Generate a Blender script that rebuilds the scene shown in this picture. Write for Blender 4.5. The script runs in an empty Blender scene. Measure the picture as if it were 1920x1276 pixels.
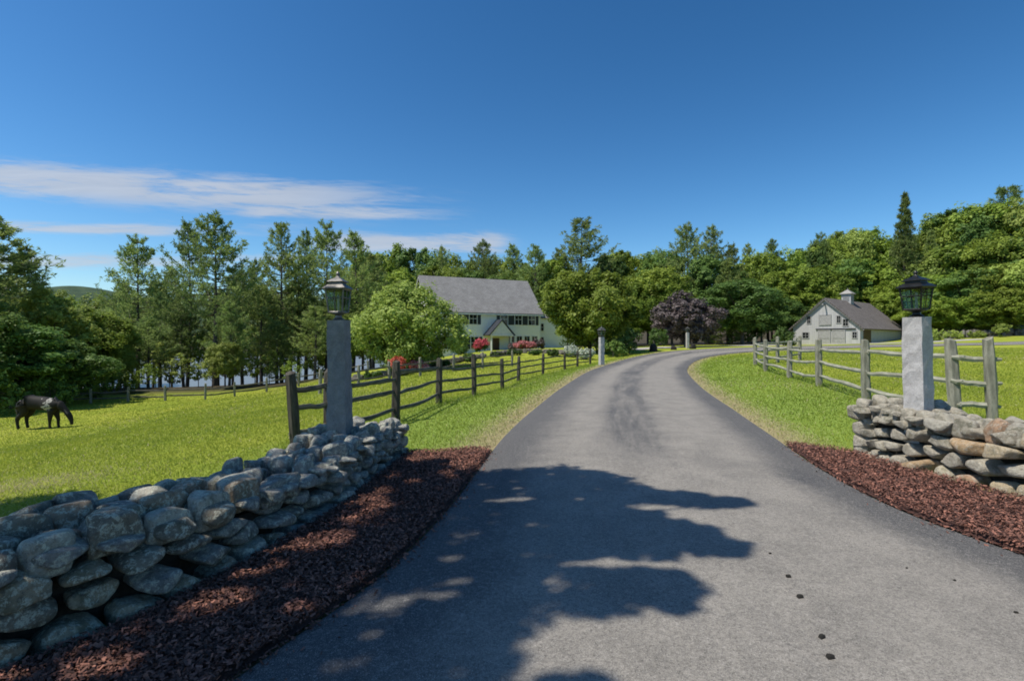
import bpy, bmesh, math, random
import numpy as np
from mathutils import Vector, Matrix

SC = bpy.context.scene
COL = SC.collection
R = math.radians
F = 960.0            # focal length in photograph pixels (1920 wide)
EYE = 1.5
rnd = random.Random(7)
NP = np.random.default_rng(7)

# ------------------------------------------------------------------ helpers
def tag(o, label=None, cat=None, group=None, kind=None):
    if label: o['label'] = label
    if cat: o['category'] = cat
    if group: o['group'] = group
    if kind: o['kind'] = kind
    return o

def empty(name, loc=(0, 0, 0), rz=0.0):
    o = bpy.data.objects.new(name, None)
    o.empty_display_size = 0.2
    o.location = loc
    o.rotation_euler = (0, 0, rz)
    COL.objects.link(o)
    return o

def link(name, me, mat=None, parent=None):
    o = bpy.data.objects.new(name, me)
    COL.objects.link(o)
    if mat and not me.materials: me.materials.append(mat)
    if parent: o.parent = parent
    return o

def mesh_np(name, V, Fc, tint=None, smooth=False):
    """V (n,3), Fc (m,k) all faces of the same size k"""
    V = np.asarray(V, dtype=np.float32); Fc = np.asarray(Fc, dtype=np.int32)
    me = bpy.data.meshes.new(name)
    k = Fc.shape[1]; m = Fc.shape[0]
    me.vertices.add(len(V)); me.vertices.foreach_set('co', V.ravel())
    me.loops.add(m * k); me.loops.foreach_set('vertex_index', Fc.ravel())
    me.polygons.add(m)
    me.polygons.foreach_set('loop_start', np.arange(0, m * k, k, dtype=np.int32))
    me.polygons.foreach_set('loop_total', np.full(m, k, dtype=np.int32))
    me.update(calc_edges=True)
    if tint is not None:
        a = me.attributes.new('tint', 'FLOAT', 'FACE')
        a.data.foreach_set('value', np.asarray(tint, dtype=np.float32))
    if smooth:
        me.polygons.foreach_set('use_smooth', np.ones(m, dtype=bool))
    return me

class MB:
    """collects boxes, prisms and tubes into one mesh"""
    def __init__(s): s.v = []; s.f = []
    def add(s, vs, fs):
        n = len(s.v); s.v += [tuple(v) for v in vs]; s.f += [tuple(i + n for i in f) for f in fs]
    def box(s, x0, x1, y0, y1, z0, z1, M=None):
        vs = [Vector((x, y, z)) for z in (z0, z1) for y in (y0, y1) for x in (x0, x1)]
        if M: vs = [M @ v for v in vs]
        s.add(vs, [(0, 2, 3, 1), (4, 5, 7, 6), (0, 1, 5, 4), (2, 6, 7, 3), (0, 4, 6, 2), (1, 3, 7, 5)])
    def prism(s, poly, axis, a, b, M=None):
        """extrude a 2D polygon along axis 'x','y' or 'z' from a to b"""
        def p3(p, t):
            if axis == 'x': return Vector((t, p[0], p[1]))
            if axis == 'y': return Vector((p[0], t, p[1]))
            return Vector((p[0], p[1], t))
        n = len(poly)
        vs = [p3(p, a) for p in poly] + [p3(p, b) for p in poly]
        if M: vs = [M @ v for v in vs]
        s.add(vs, [tuple(range(n - 1, -1, -1)), tuple(range(n, 2 * n))] +
              [(i, (i + 1) % n, n + (i + 1) % n, n + i) for i in range(n)])
    def tube(s, pts, rad, n=7, sx=1.0, cap=True):
        pts = [Vector(p) for p in pts]
        base = len(s.v); rings = []
        for i, p in enumerate(pts):
            d = (pts[min(i + 1, len(pts) - 1)] - pts[max(i - 1, 0)])
            if d.length < 1e-6: d = Vector((0, 0, 1))
            d.normalize()
            up = Vector((0, 0, 1)) if abs(d.z) < 0.9 else Vector((0, 1, 0))
            a = d.cross(up).normalized(); b = a.cross(d).normalized()
            rings.append([p + a * math.cos(2 * math.pi * k / n) * rad[i] * sx + b * math.sin(2 * math.pi * k / n) * rad[i] for k in range(n)])
        vs = [v for r in rings for v in r]; fs = []
        for i in range(len(pts) - 1):
            for k in range(n):
                fs.append((i * n + k, i * n + (k + 1) % n, (i + 1) * n + (k + 1) % n, (i + 1) * n + k))
        if cap:
            fs.append(tuple(range(n - 1, -1, -1))); fs.append(tuple((len(pts) - 1) * n + k for k in range(n)))
        s.add(vs, fs)
    def lathe(s, prof, n=12, c=(0, 0, 0)):
        vs = [(c[0] + r * math.cos(2 * math.pi * k / n), c[1] + r * math.sin(2 * math.pi * k / n), c[2] + z) for r, z in prof for k in range(n)]
        fs = []
        for i in range(len(prof) - 1):
            for k in range(n):
                fs.append((i * n + k, i * n + (k + 1) % n, (i + 1) * n + (k + 1) % n, (i + 1) * n + k))
        fs.append(tuple(range(n - 1, -1, -1))); fs.append(tuple((len(prof) - 1) * n + k for k in range(n)))
        s.add(vs, fs)
    def mesh(s, name, bevel=0, smooth=False, seg=2):
        me = bpy.data.meshes.new(name); me.from_pydata(s.v, [], s.f); me.update()
        bm = bmesh.new(); bm.from_mesh(me)
        bmesh.ops.recalc_face_normals(bm, faces=bm.faces[:])
        if bevel > 0:
            ed = [e for e in bm.edges if e.is_manifold and e.calc_face_angle(0) > 0.5]
            bmesh.ops.bevel(bm, geom=ed, offset=bevel, segments=seg, affect='EDGES', profile=0.6)
        bm.to_mesh(me); bm.free()
        if smooth:
            for p in me.polygons: p.use_smooth = True
        return me
    def build(s, name, mat, parent=None, bevel=0, smooth=False):
        return link(name, s.mesh(name, bevel, smooth), mat, parent)

def S(a, b, x):
    t = np.clip((np.asarray(x, dtype=float) - a) / (b - a), 0, 1)
    return t * t * (3 - 2 * t)

def catmull(pts, n):
    P = [np.array(p, float) for p in pts]
    P = [2 * P[0] - P[1]] + P + [2 * P[-1] - P[-2]]
    out = []
    for i in range(1, len(P) - 2):
        for k in range(n):
            t = k / n
            a, b, c, d = P[i - 1], P[i], P[i + 1], P[i + 2]
            out.append(0.5 * ((2 * b) + (c - a) * t + (2 * a - 5 * b + 4 * c - d) * t * t + (3 * b - a - 3 * c + d) * t ** 3))
    out.append(P[-2]); return np.array(out)

# ------------------------------------------------------------------ the lie of the land
DRIVE = [((-2.6, -4), (6.5, -4)), ((-1.9, .5), (4.6, .5)), ((-1.2, 2.26), (3.85, 2.3)), ((-.81, 3.26), (3.55, 3.4)),
         ((-.56, 4.47), (3.38, 4.5)), ((-.37, 5.95), (3.55, 5.9)), ((-.1, 8), (4.02, 7.9)), ((.45, 10.9), (4.68, 10.7)),
         ((1.76, 16.9), (6.15, 16.8)), ((4.1, 26), (8.9, 26)), ((7.6, 36), (12.6, 35)), ((11, 43), (16.6, 41.3)),
         ((16, 50), (22, 46.0)), ((24, 55), (30, 49.0)), ((36, 57.5), (38, 50.2)), ((60, 59), (60, 52))]
EL = catmull([p[0] for p in DRIVE], 10); ER = catmull([p[1] for p in DRIVE], 10)
def xl(y): return np.interp(y, EL[:, 1], EL[:, 0])
def xr(y): return np.interp(y, ER[:131, 1], ER[:131, 0])

def hgt(x, y):
    x = np.asarray(x, float); y = np.asarray(y, float)
    dr = x - xr(y); dl = xl(y) - x
    z = .5 * S(30, 60, y) * S(-12, 8, x)
    z = z + .18 * S(0, 3, dr) * (1 - S(28, 42, y)) + .2 * S(18, 27, y) * S(1, 4, dr) * (1 - S(34, 48, y))
    z = z + .016 * np.maximum(0, x - 9) * S(15, 40, y)
    z = z + .75 * S(50, 75, x) * S(50, 70, y)
    z = z - .42 * S(.3, 3.5, dl) * S(9, 21, y) * (1 - S(38, 52, y))
    z = z - 2.5 * S(1, 25, -x)
    z = z - 6.8 * S(43, 80, y) * S(15, 38, -x)
    z = z - 5 * S(90, 130, y) * S(0, 38, -x)
    z = z + 14 * S(84, 170, y) * S(35, 110, x)
    z = z + .03 * np.sin(x * .7 + 1.3) * np.sin(y * .53) * S(1, 4, np.maximum(dl, dr)) 
    return z
def H(x, y): return float(hgt(x, y))
def X(px, Y): return (px - 960) / F * Y

# ------------------------------------------------------------------ materials
def nodes(name):
    m = bpy.data.materials.new(name); m.use_nodes = True
    nt = m.node_tree; nt.nodes.clear()
    out = nt.nodes.new('ShaderNodeOutputMaterial')
    return m, nt, out
class NB:
    def __init__(s, nt): s.nt = nt
    def n(s, t, **kw):
        nd = s.nt.nodes.new(t)
        for k, v in kw.items():
            if k.startswith('i_'):
                nd.inputs[k[2:].replace('_', ' ')].default_value = v
            else: setattr(nd, k, v)
        return nd
    def l(s, a, b): s.nt.links.new(a, b)
    def set(s, sock, v):
        if hasattr(v, 'links') or isinstance(v, bpy.types.NodeSocket): s.l(v, sock)
        else: sock.default_value = v
    def math(s, op, a, b=0.0, c=0.0, clamp=False):
        nd = s.n('ShaderNodeMath', operation=op, use_clamp=clamp)
        for i, v in enumerate((a, b, c)): s.set(nd.inputs[i], v)
        return nd.outputs[0]
    def mix(s, f, a, b, mode='MIX'):
        nd = s.n('ShaderNodeMix', data_type='RGBA', blend_type=mode)
        s.set(nd.inputs[0], f)
        for sock, v in ((nd.inputs[6], a), (nd.inputs[7], b)):
            if isinstance(v, tuple) and len(v) == 3: v = v + (1,)
            s.set(sock, v)
        return nd.outputs[2]
    def noise(s, vec, scale, detail=4, rough=.55, dist=0.0):
        nd = s.n('ShaderNodeTexNoise'); nd.inputs['Scale'].default_value = scale
        nd.inputs['Detail'].default_value = detail; nd.inputs['Roughness'].default_value = rough
        nd.inputs['Distortion'].default_value = dist
        if vec is not None: s.l(vec, nd.inputs['Vector'])
        return nd.outputs['Fac']
    def ramp(s, f, a, b, inv=False):
        nd = s.n('ShaderNodeMapRange', interpolation_type='SMOOTHSTEP')
        s.set(nd.inputs[0], f); nd.inputs[1].default_value = a; nd.inputs[2].default_value = b
        nd.inputs[3].default_value = 1 if inv else 0; nd.inputs[4].default_value = 0 if inv else 1
        return nd.outputs[0]
    def coord(s, kind='Object', scale=None):
        t = s.n('ShaderNodeTexCoord').outputs[kind]
        if scale:
            mp = s.n('ShaderNodeMapping'); mp.inputs['Scale'].default_value = scale; s.l(t, mp.inputs['Vector']); t = mp.outputs[0]
        return t
    def pos(s): return s.n('ShaderNodeNewGeometry').outputs['Position']
    def attr(s, name): 
        a = s.n('ShaderNodeAttribute'); a.attribute_name = name; return a
    def rand(s): return s.n('ShaderNodeObjectInfo').outputs['Random']
    def bump(s, h, strength=.3, dist=.02):
        b = s.n('ShaderNodeBump'); b.inputs['Strength'].default_value = strength; b.inputs['Distance'].default_value = dist
        s.l(h, b.inputs['Height']); return b.outputs[0]
    def prin(s, out, col, rough=.7, normal=None, metal=0.0, spec=.4, **kw):
        p = s.n('ShaderNodeBsdfPrincipled')
        if isinstance(col, tuple) and len(col) == 3: col = col + (1,)
        s.set(p.inputs['Base Color'], col); s.set(p.inputs['Roughness'], rough)
        p.inputs['Metallic'].default_value = metal; p.inputs['Specular IOR Level'].default_value = spec
        if normal is not None: s.l(normal, p.inputs['Normal'])
        s.l(p.outputs[0], out.inputs[0]); return p

def simple(name, c1, c2, scale=6, rough=.7, bump=.2, bdist=.01, metal=0.0, spec=.4, stretch=None, coord='Object'):
    m, nt, out = nodes(name); b = NB(nt)
    v = b.coord(coord, stretch)
    f = b.noise(v, scale, 5, .6)
    g = b.noise(v, scale * 6, 3, .6)
    c = b.mix(b.ramp(f, .35, .65), c1, c2)
    c = b.mix(b.math('MULTIPLY', b.ramp(g, .4, .7), .35), c, tuple(x * .55 for x in c1))
    b.prin(out, c, rough, b.bump(b.math('ADD', f, b.math('MULTIPLY', g, .5)), bump, bdist), metal, spec)
    return m

def foliage(name, dark, light, hue=.5, transl=.3, rough=.55, spec=.25):
    m, nt, out = nodes(name); b = NB(nt)
    t = b.attr('tint').outputs['Fac']
    c = b.mix(t, dark, light)
    r = b.rand()
    c2 = b.n('ShaderNodeHueSaturation')
    b.l(c, c2.inputs['Color'])
    b.l(b.math('ADD', .5 - .006 * hue * 2, b.math('MULTIPLY', r, .018 * hue * 2)), c2.inputs['Hue'])
    b.l(b.math('ADD', .78, b.math('MULTIPLY', b.math('FRACT', b.math('MULTIPLY', r, 7.31)), .5)), c2.inputs['Value'])
    p = b.n('ShaderNodeBsdfPrincipled'); b.l(c2.outputs[0], p.inputs['Base Color'])
    p.inputs['Roughness'].default_value = rough; p.inputs['Specular IOR Level'].default_value = spec
    tr = b.n('ShaderNodeBsdfTranslucent'); b.l(c2.outputs[0], tr.inputs['Color'])
    mx = b.n('ShaderNodeMixShader'); mx.inputs[0].default_value = transl
    b.l(p.outputs[0], mx.inputs[1]); b.l(tr.outputs[0], mx.inputs[2]); b.l(mx.outputs[0], out.inputs[0])
    return m

M = {}
M['leaf'] = foliage('green_leaves', (.10, .165, .02), (.33, .41, .06), transl=.4)
M['leaf_light'] = foliage('light_green_leaves', (.18, .25, .045), (.42, .49, .11), transl=.4)
M['leaf_dark'] = foliage('dark_green_leaves', (.055, .115, .026), (.19, .28, .06), transl=.35)
M['leaf_copper'] = foliage('copper_leaves', (.055, .04, .04), (.19, .155, .15), hue=.2, transl=.2)
M['needle'] = foliage('pine_needles', (.10, .155, .04), (.36, .43, .13), transl=.45, hue=.6)
M['shrub'] = foliage('shrub_leaves', (.03, .07, .015), (.12, .19, .04))
M['flower_red'] = foliage('red_blossom', (.33, .03, .05), (.6, .12, .15), hue=0, transl=.2)
M['flower_pink'] = foliage('pink_blossom', (.3, .08, .09), (.48, .2, .2), hue=0, transl=.2)
M['flower_orange'] = foliage('orange_red_blossom', (.36, .06, .04), (.58, .15, .1), hue=0, transl=.2)
M['flower_white'] = foliage('white_blossom', (.22, .26, .18), (.5, .52, .45), hue=0, transl=.2)
M['bark'] = simple('bark', (.055, .045, .036), (.12, .10, .085), 5, .9, .6, .03, stretch=(3, 3, .6))
M['bark_grey'] = simple('grey_bark', (.10, .095, .085), (.2, .19, .175), 4, .9, .5, .02, stretch=(3, 3, .6))
M['wood'] = simple('weathered_fence_wood', (.15, .145, .11), (.27, .26, .205), 3, .85, .45, .012, stretch=(5, 5, 1))
M['wood_dark'] = simple('dark_fence_wood', (.035, .03, .024), (.08, .07, .055), 3, .85, .45, .012, stretch=(5, 5, 1))
M['rail_l'] = simple('grey_brown_rail_wood', (.06, .055, .044), (.14, .13, .10), 3, .85, .45, .012, stretch=(1, 5, 5))
M['rail_r'] = simple('pale_grey_rail_wood', (.22, .215, .16), (.36, .35, .275), 3, .85, .45, .012, stretch=(1, 5, 5))
M['bronze'] = simple('dark_bronze_metal', (.02, .02, .02), (.035, .036, .035), 8, .38, .05, .003, metal=.7, spec=.5)
M['bronze_sunlit'] = simple('sunlit_bronze_metal', (.12, .115, .11), (.21, .20, .19), 8, .5, .05, .003, metal=.6, spec=.5)  # bronze made paler, sunshine on the lantern put into its colour
M['white'] = simple('white_painted_trim', (.62, .62, .58), (.72, .72, .67), 4, .55, .05, .004)
M['candle'] = simple('white_candle_sleeve', (.7, .7, .66), (.78, .78, .74), 4, .5, .02, .002)
M['siding'] = None
M['shutter'] = simple('dark_shutter', (.02, .027, .03), (.035, .042, .045), 8, .6, .1, .004)
M['door'] = simple('brown_door', (.06, .03, .018), (.10, .055, .03), 6, .5, .1, .004)
M['winframe'] = simple('weathered_window_trim', (.27, .265, .262), (.36, .355, .35), 6, .7, .1, .004)
M['hoof'] = simple('horn', (.05, .045, .04), (.09, .08, .07), 6, .6, .1, .004)
M['hair'] = simple('black_horse_hair', (.012, .012, .012), (.03, .028, .026), 18, .5, .3, .01)
M['clod'] = simple('dark_clod', (.012, .011, .009), (.03, .026, .02), 40, .95, .4, .004)
M['cap_copper'] = simple('pale_metal_roofing', (.25, .235, .215), (.33, .315, .29), 5, .5, .1, .004)

def mat_glass(name, tint, gloss):
    m, nt, out = nodes(name); b = NB(nt)
    t = b.n('ShaderNodeBsdfTransparent'); t.inputs[0].default_value = tint + (1,)
    g = b.n('ShaderNodeBsdfGlossy'); g.inputs['Roughness'].default_value = .06; g.inputs['Color'].default_value = (.9, .93, .92, 1)
    lw = b.n('ShaderNodeLayerWeight'); lw.inputs[0].default_value = .25
    mx = b.n('ShaderNodeMixShader')
    b.l(b.math('ADD', gloss, b.math('MULTIPLY', lw.outputs['Fresnel'], .22), clamp=True), mx.inputs[0])
    b.l(t.outputs[0], mx.inputs[1]); b.l(g.outputs[0], mx.inputs[2]); b.l(mx.outputs[0], out.inputs[0])
    return m
M['glass'] = mat_glass('seeded_lantern_glass', (.72, .8, .77), .02)
m, nt, out = nodes('dark_window_glass'); b = NB(nt)
b.prin(out, (.012, .015, .018), .08, None, 0, .6); M['pane'] = m

# siding: clapboard lines as bump along z
def siding(name, c1, c2, pitch, vertical=False, rough=.6):
    m, nt, out = nodes(name); b = NB(nt)
    v = b.coord('Object'); sp = b.n('ShaderNodeSeparateXYZ'); b.l(v, sp.inputs[0])
    ax = b.math('ADD', sp.outputs[0], sp.outputs[1]) if vertical else sp.outputs[2]
    saw = b.math('FRACT', b.math('MULTIPLY', ax, 1 / pitch))
    f = b.noise(v, 2.0, 5, .6); g = b.noise(v, 14, 3)
    cell = b.math('FLOOR', b.math('MULTIPLY', ax, 1 / pitch))
    wn = b.n('ShaderNodeTexWhiteNoise', noise_dimensions='1D'); b.l(cell, wn.inputs['W'])
    k = b.math('ADD', b.math('MULTIPLY', f, .5), b.math('ADD', b.math('MULTIPLY', wn.outputs[0], .35), b.math('MULTIPLY', g, .2)), clamp=True)
    c = b.mix(k, c1, c2)
    c = b.mix(b.math('MULTIPLY', b.ramp(saw, .0, .1, True), .55), c, tuple(x * .3 for x in c1))
    b.prin(out, c, rough, b.bump(saw, .5, .02)); return m
M['siding'] = siding('pale_clapboard', (.70, .70, .66), (.80, .80, .76), .15)
M['barn'] = siding('grey_barn_boards', (.32, .32, .322), (.49, .485, .48), .25, True, .8)

def shingles(name, c1, c2, row=.18):
    m, nt, out = nodes(name); b = NB(nt)
    v = b.coord('Object')
    br = b.n('ShaderNodeTexBrick', offset=.5); br.inputs['Scale'].default_value = 1
    br.inputs['Brick Width'].default_value = .33; br.inputs['Row Height'].default_value = row
    br.inputs['Mortar Size'].default_value = .012; br.inputs['Color1'].default_value = c1 + (1,); br.inputs['Color2'].default_value = c2 + (1,)
    br.inputs['Mortar'].default_value = tuple(x * .5 for x in c1) + (1,)
    b.l(b.n('ShaderNodeUVMap').outputs[0], br.inputs['Vector'])
    f = b.noise(v, .7, 5, .6); f2 = b.noise(v, 9, 4, .7)
    c = b.mix(b.math('MULTIPLY', b.ramp(f, .35, .7), .45), br.outputs[0], tuple(x * .62 for x in c1))
    c = b.mix(b.math('MULTIPLY', b.ramp(f2, .45, .7), .3), c, tuple(min(1, x * 1.5) for x in c2))
    b.prin(out, c, .92, b.bump(b.math('ADD', br.outputs['Fac'], f2), .3, .01), 0, .2); return m
M['roof'] = shingles('grey_shingles', (.19, .185, .18), (.25, .245, .24))
M['barn_roof'] = shingles('brown_grey_shingles', (.125, .11, .10), (.18, .16, .148))
M['porch_roof'] = shingles('dark_slate_shingles', (.03, .035, .045), (.05, .055, .065))

# stone: per stone colour by object random
def stone(name, cols, lichen, lich_amt, moss=(.05, .06, .02)):
    m, nt, out = nodes(name); b = NB(nt)
    r = b.rand(); v = b.pos()
    cr = b.n('ShaderNodeValToRGB'); cr.color_ramp.interpolation = 'CONSTANT'
    while len(cr.color_ramp.elements) < len(cols): cr.color_ramp.elements.new(.5)
    for i, c in enumerate(cols):
        cr.color_ramp.elements[i].position = i / len(cols); cr.color_ramp.elements[i].color = c + (1,)
    b.l(r, cr.inputs[0])
    off = b.n('ShaderNodeVectorMath', operation='ADD'); b.l(v, off.inputs[0])
    cx = b.n('ShaderNodeCombineXYZ'); b.l(b.math('MULTIPLY', r, 57.0), cx.inputs[0]); b.l(b.math('MULTIPLY', r, 23.0), cx.inputs[2]); b.l(cx.outputs[0], off.inputs[1])
    v = off.outputs[0]
    f = b.noise(v, 9, 8, .72); g = b.noise(v, 70, 4, .75); li = b.noise(v, 21, 7, .78, .4); ms = b.noise(v, 5, 4, .6)
    c = b.mix(b.ramp(f, .3, .7), cr.outputs[0], (.5, .5, .5), 'OVERLAY')
    dk = b.mix(1.0, cr.outputs[0], (.45, .45, .46), 'MULTIPLY')
    c = b.mix(b.math('MULTIPLY', b.ramp(f, .45, .62), .6), c, dk)
    c = b.mix(b.math('MULTIPLY', b.ramp(ms, .52, .66), .55), c, moss)
    c = b.mix(b.math('MULTIPLY', b.math('MULTIPLY', b.ramp(li, .49, .57), b.ramp(g, .38, .52)), lich_amt), c, lichen)
    c = b.mix(b.math('MULTIPLY', b.ramp(b.noise(v, 34, 5, .8), .54, .64), .6), c, tuple(x * .3 for x in cols[1]))
    c = b.mix(b.math('MULTIPLY', b.ramp(g, .5, .68), .5), c, tuple(x * .35 for x in cols[0]))
    h = b.math('ADD', b.math('MULTIPLY', f, 1.0), b.math('ADD', b.math('MULTIPLY', g, .3), b.math('MULTIPLY', li, .25)))
    b.prin(out, c, .88, b.bump(h, 1.0, .05), 0, .3); return m
M['stone_l'] = stone('lichen_grey_fieldstone', [(.46, .43, .34), (.32, .31, .28), (.52, .48, .38), (.27, .24, .18), (.44, .37, .25), (.40, .30, .20), (.38, .39, .36), (.24, .21, .165)], (.74, .74, .58), .9)
M['stone_r'] = stone('tan_fieldstone', [(.50, .44, .31), (.54, .48, .35), (.42, .38, .30), (.50, .34, .19), (.43, .40, .33), (.35, .31, .24), (.53, .43, .28), (.46, .29, .18)], (.58, .55, .46), .55)
M['stone_far'] = stone('grey_fieldstone', [(.14, .13, .11), (.19, .175, .15), (.11, .105, .09), (.16, .14, .12)], (.26, .26, .22), .3)

def granite(name, c1, c2, dk):
    m, nt, out = nodes(name); b = NB(nt)
    v = b.coord('Object'); f = b.noise(v, 9, 6, .7); g = b.noise(v, 90, 3, .7); k = b.noise(v, 3, 3)
    c = b.mix(b.ramp(f, .3, .7), c1, c2)
    c = b.mix(b.math('MULTIPLY', b.ramp(g, .52, .66), .65), c, dk)
    c = b.mix(b.math('MULTIPLY', b.ramp(k, .5, .75), .3), c, dk)
    b.prin(out, c, .85, b.bump(b.math('ADD', f, b.math('MULTIPLY', g, .35)), .6, .018), 0, .3); return m
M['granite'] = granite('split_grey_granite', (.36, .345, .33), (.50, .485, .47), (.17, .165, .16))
M['granite_shaded'] = granite('shaded_grey_granite', (.17, .175, .175), (.26, .265, .265), (.09, .09, .09))  # same granite darkened, tree shade put into the left post's colour

# ground
m, nt, out = nodes('grass_field'); b = NB(nt); v = b.pos()
n1 = b.noise(v, .22, 5, .6, .4); n2 = b.noise(v, 1.7, 5, .65); n3 = b.noise(v, 22, 4, .7); n4 = b.noise(v, .6, 4, .6, .8)
c = b.mix(b.ramp(n1, .35, .65), (.24, .285, .03), (.33, .345, .045))
c = b.mix(b.math('MULTIPLY', b.ramp(n2, .45, .7), .5), c, (.22, .30, .022))
c = b.mix(b.math('MULTIPLY', b.ramp(n4, .57, .72), .55), c, (.38, .33, .06))
c = b.mix(b.math('MULTIPLY', b.ramp(n3, .42, .7), .55), c, (.13, .19, .016))
vc = b.attr('verge').outputs['Fac']
c = b.mix(vc, c, (.19, .28, .045))
c = b.mix(b.math('MULTIPLY', vc, b.ramp(n3, .4, .65)), c, (.27, .35, .07))
dry = b.math('MULTIPLY', b.attr('dry').outputs['Fac'], b.ramp(b.math('ADD', b.math('MULTIPLY', n2, .6), b.math('MULTIPLY', n3, .4)),   .33, .5))
c = b.mix(dry, c, (.34, .28, .15))
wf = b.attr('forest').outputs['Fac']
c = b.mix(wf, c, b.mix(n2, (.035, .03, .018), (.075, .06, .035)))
b.prin(out, c, .9, b.bump(b.math('ADD', n3, n2), .8, .06), 0, .15); M['ground'] = m

# asphalt, u across (0..1), v along in metres
m, nt, out = nodes('worn_asphalt'); b = NB(nt)
uv = b.n('ShaderNodeUVMap').outputs[0]; sp = b.n('ShaderNodeSeparateXYZ'); b.l(uv, sp.inputs[0])
u, vv = sp.outputs[0], sp.outputs[1]; P = b.pos()
mp = b.n('ShaderNodeCombineXYZ'); b.l(b.math('MULTIPLY', u, 9.0), mp.inputs[0]); b.l(b.math('MULTIPLY', vv, .22), mp.inputs[1])
streak = b.noise(mp.outputs[0], 1.6, 5, .65, .3)
big = b.noise(P, .55, 4, .55, .3); mid = b.noise(P, 2.6, 5, .6); fine = b.noise(P, 90, 4, .85); fine2 = b.noise(P, 190, 2, .7)
uw = b.math('ADD', u, b.math('MULTIPLY', b.math('SUBTRACT', mid, .5), .07))
uw = b.math('ADD', uw, b.math('MULTIPLY', b.math('SUBTRACT', big, .5), .10))
uw2 = uw; uw = b.math('ADD', uw, b.math('MULTIPLY', b.math('SUBTRACT', b.noise(P, 8, 6, .75), .5), .10))
edge = b.math('MAXIMUM', b.ramp(uw, .08, .26, True), b.ramp(uw, .81, .94))
# the dark strip between the two wheel tracks fades out close to the gate
cen = b.math('MULTIPLY', b.ramp(b.math('ABSOLUTE', b.math('SUBTRACT', uw, .47)), .05, .16, True), b.ramp(vv, 9.3, 11.5))
cen = b.math('MULTIPLY', cen, b.math('ADD', .38, b.math('MULTIPLY', b.ramp(streak, .35, .6), .5)))
dark = b.math('MAXIMUM', b.math('MULTIPLY', edge, .92), cen)
dark = b.math('ADD', dark, b.math('MULTIPLY', b.ramp(big, .55, .75), .35))
dark = b.math('ADD', dark, b.math('MULTIPLY', b.ramp(streak, .55, .75), .22), clamp=True)
c = b.mix(b.ramp(mid, .3, .7), (.20, .185, .16), (.265, .244, .21))
c = b.mix(dark, c, (.066, .066, .067))
gr = b.noise(P, 34, 4, .85)
c = b.mix(b.math('MULTIPLY', b.ramp(gr, .5, .62), .38), c, (.05, .048, .045))
c = b.mix(b.math('MULTIPLY', b.ramp(gr, .36, .47, True), .35), c, (.40, .375, .33))
c = b.mix(b.math('MULTIPLY', b.ramp(fine, .48, .66), .72), c, (.035, .034, .033))
c = b.mix(b.math('MULTIPLY', b.ramp(fine2, .57, .68), .7), c, (.5, .47, .43))
b.prin(out, c, b.math('ADD', .72, b.math('MULTIPLY', fine, .2)), b.bump(b.math('ADD', fine, b.math('MULTIPLY', fine2, .6)), .55, .012), 0, .35)
M['asphalt'] = m
M['gravel'] = simple('pale_gravel', (.30, .28, .25), (.40, .38, .34), 3, .95, .4, .02, coord='Object')

def mulchmat():
    m, nt, out = nodes('bark_mulch'); b = NB(nt)
    c = b.mix(b.attr('tint').outputs['Fac'], (.05, .028, .023), (.33, .15, .105))
    b.prin(out, c, .85, None, 0, .25); return m
M['mulch'] = mulchmat()
M['mulch_bed'] = simple('mulch_soil', (.05, .025, .019), (.10, .04, .028), 30, .95, .9, .03)

def blade():
    m, nt, out = nodes('grass_blades'); b = NB(nt)
    t = b.attr('tint').outputs['Fac']
    cr = b.n('ShaderNodeValToRGB'); e = cr.color_ramp.elements
    e[0].position = 0; e[0].color = (.13, .20, .02, 1); e[1].position = .62; e[1].color = (.37, .405, .05, 1)
    x = e.new(.66); x.color = (.42, .36, .19, 1); x = e.new(.3); x.color = (.235, .30, .038, 1); x = e.new(1.0); x.color = (.55, .47, .28, 1)
    b.l(t, cr.inputs[0])
    p = b.n('ShaderNodeBsdfPrincipled'); b.l(cr.outputs[0], p.inputs['Base Color']); p.inputs['Roughness'].default_value = .6; p.inputs['Specular IOR Level'].default_value = .2
    tr = b.n('ShaderNodeBsdfTranslucent'); b.l(cr.outputs[0], tr.inputs[0])
    mx = b.n('ShaderNodeMixShader'); mx.inputs[0].default_value = .35
    b.l(p.outputs[0], mx.inputs[1]); b.l(tr.outputs[0], mx.inputs[2]); b.l(mx.outputs[0], out.inputs[0]); return m
M['blade'] = blade()

m, nt, out = nodes('lake_water'); b = NB(nt); v = b.pos()
b.prin(out, (.16, .165, .16), .3, b.bump(b.noise(v, .8, 3), .35, .1), 0, .5); M['water'] = m
m, nt, out = nodes('wooded_far_hill'); b = NB(nt); v = b.pos(); f = b.noise(v, .012, 6, .7)
b.prin(out, b.mix(b.ramp(f, .35, .65), (.035, .06, .035), (.06, .09, .05)), .95, b.bump(f, 1, 20), 0, .1); M['hill'] = m

m, nt, out = nodes('black_and_white_coat'); b = NB(nt); v = b.coord('Object'); sp = b.n('ShaderNodeSeparateXYZ'); b.l(v, sp.inputs[0])
f = b.noise(v, 3.2, 4, .6, .5); g = b.noise(v, 25, 3)
band = b.math('ABSOLUTE', b.math('SUBTRACT', b.math('ADD', sp.outputs[0], b.math('MULTIPLY', b.math('SUBTRACT', f, .5), 1.1)), .30))
wh = b.math('MULTIPLY', b.ramp(band, .05, .09, True), b.ramp(b.math('ADD', sp.outputs[2], f), 1.3, 1.4))
c = b.mix(wh, b.mix(g, (.010, .009, .008), (.028, .025, .022)), (.34, .32, .28))
b.prin(out, c, .7, None, 0, .2); M['coat'] = m

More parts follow.
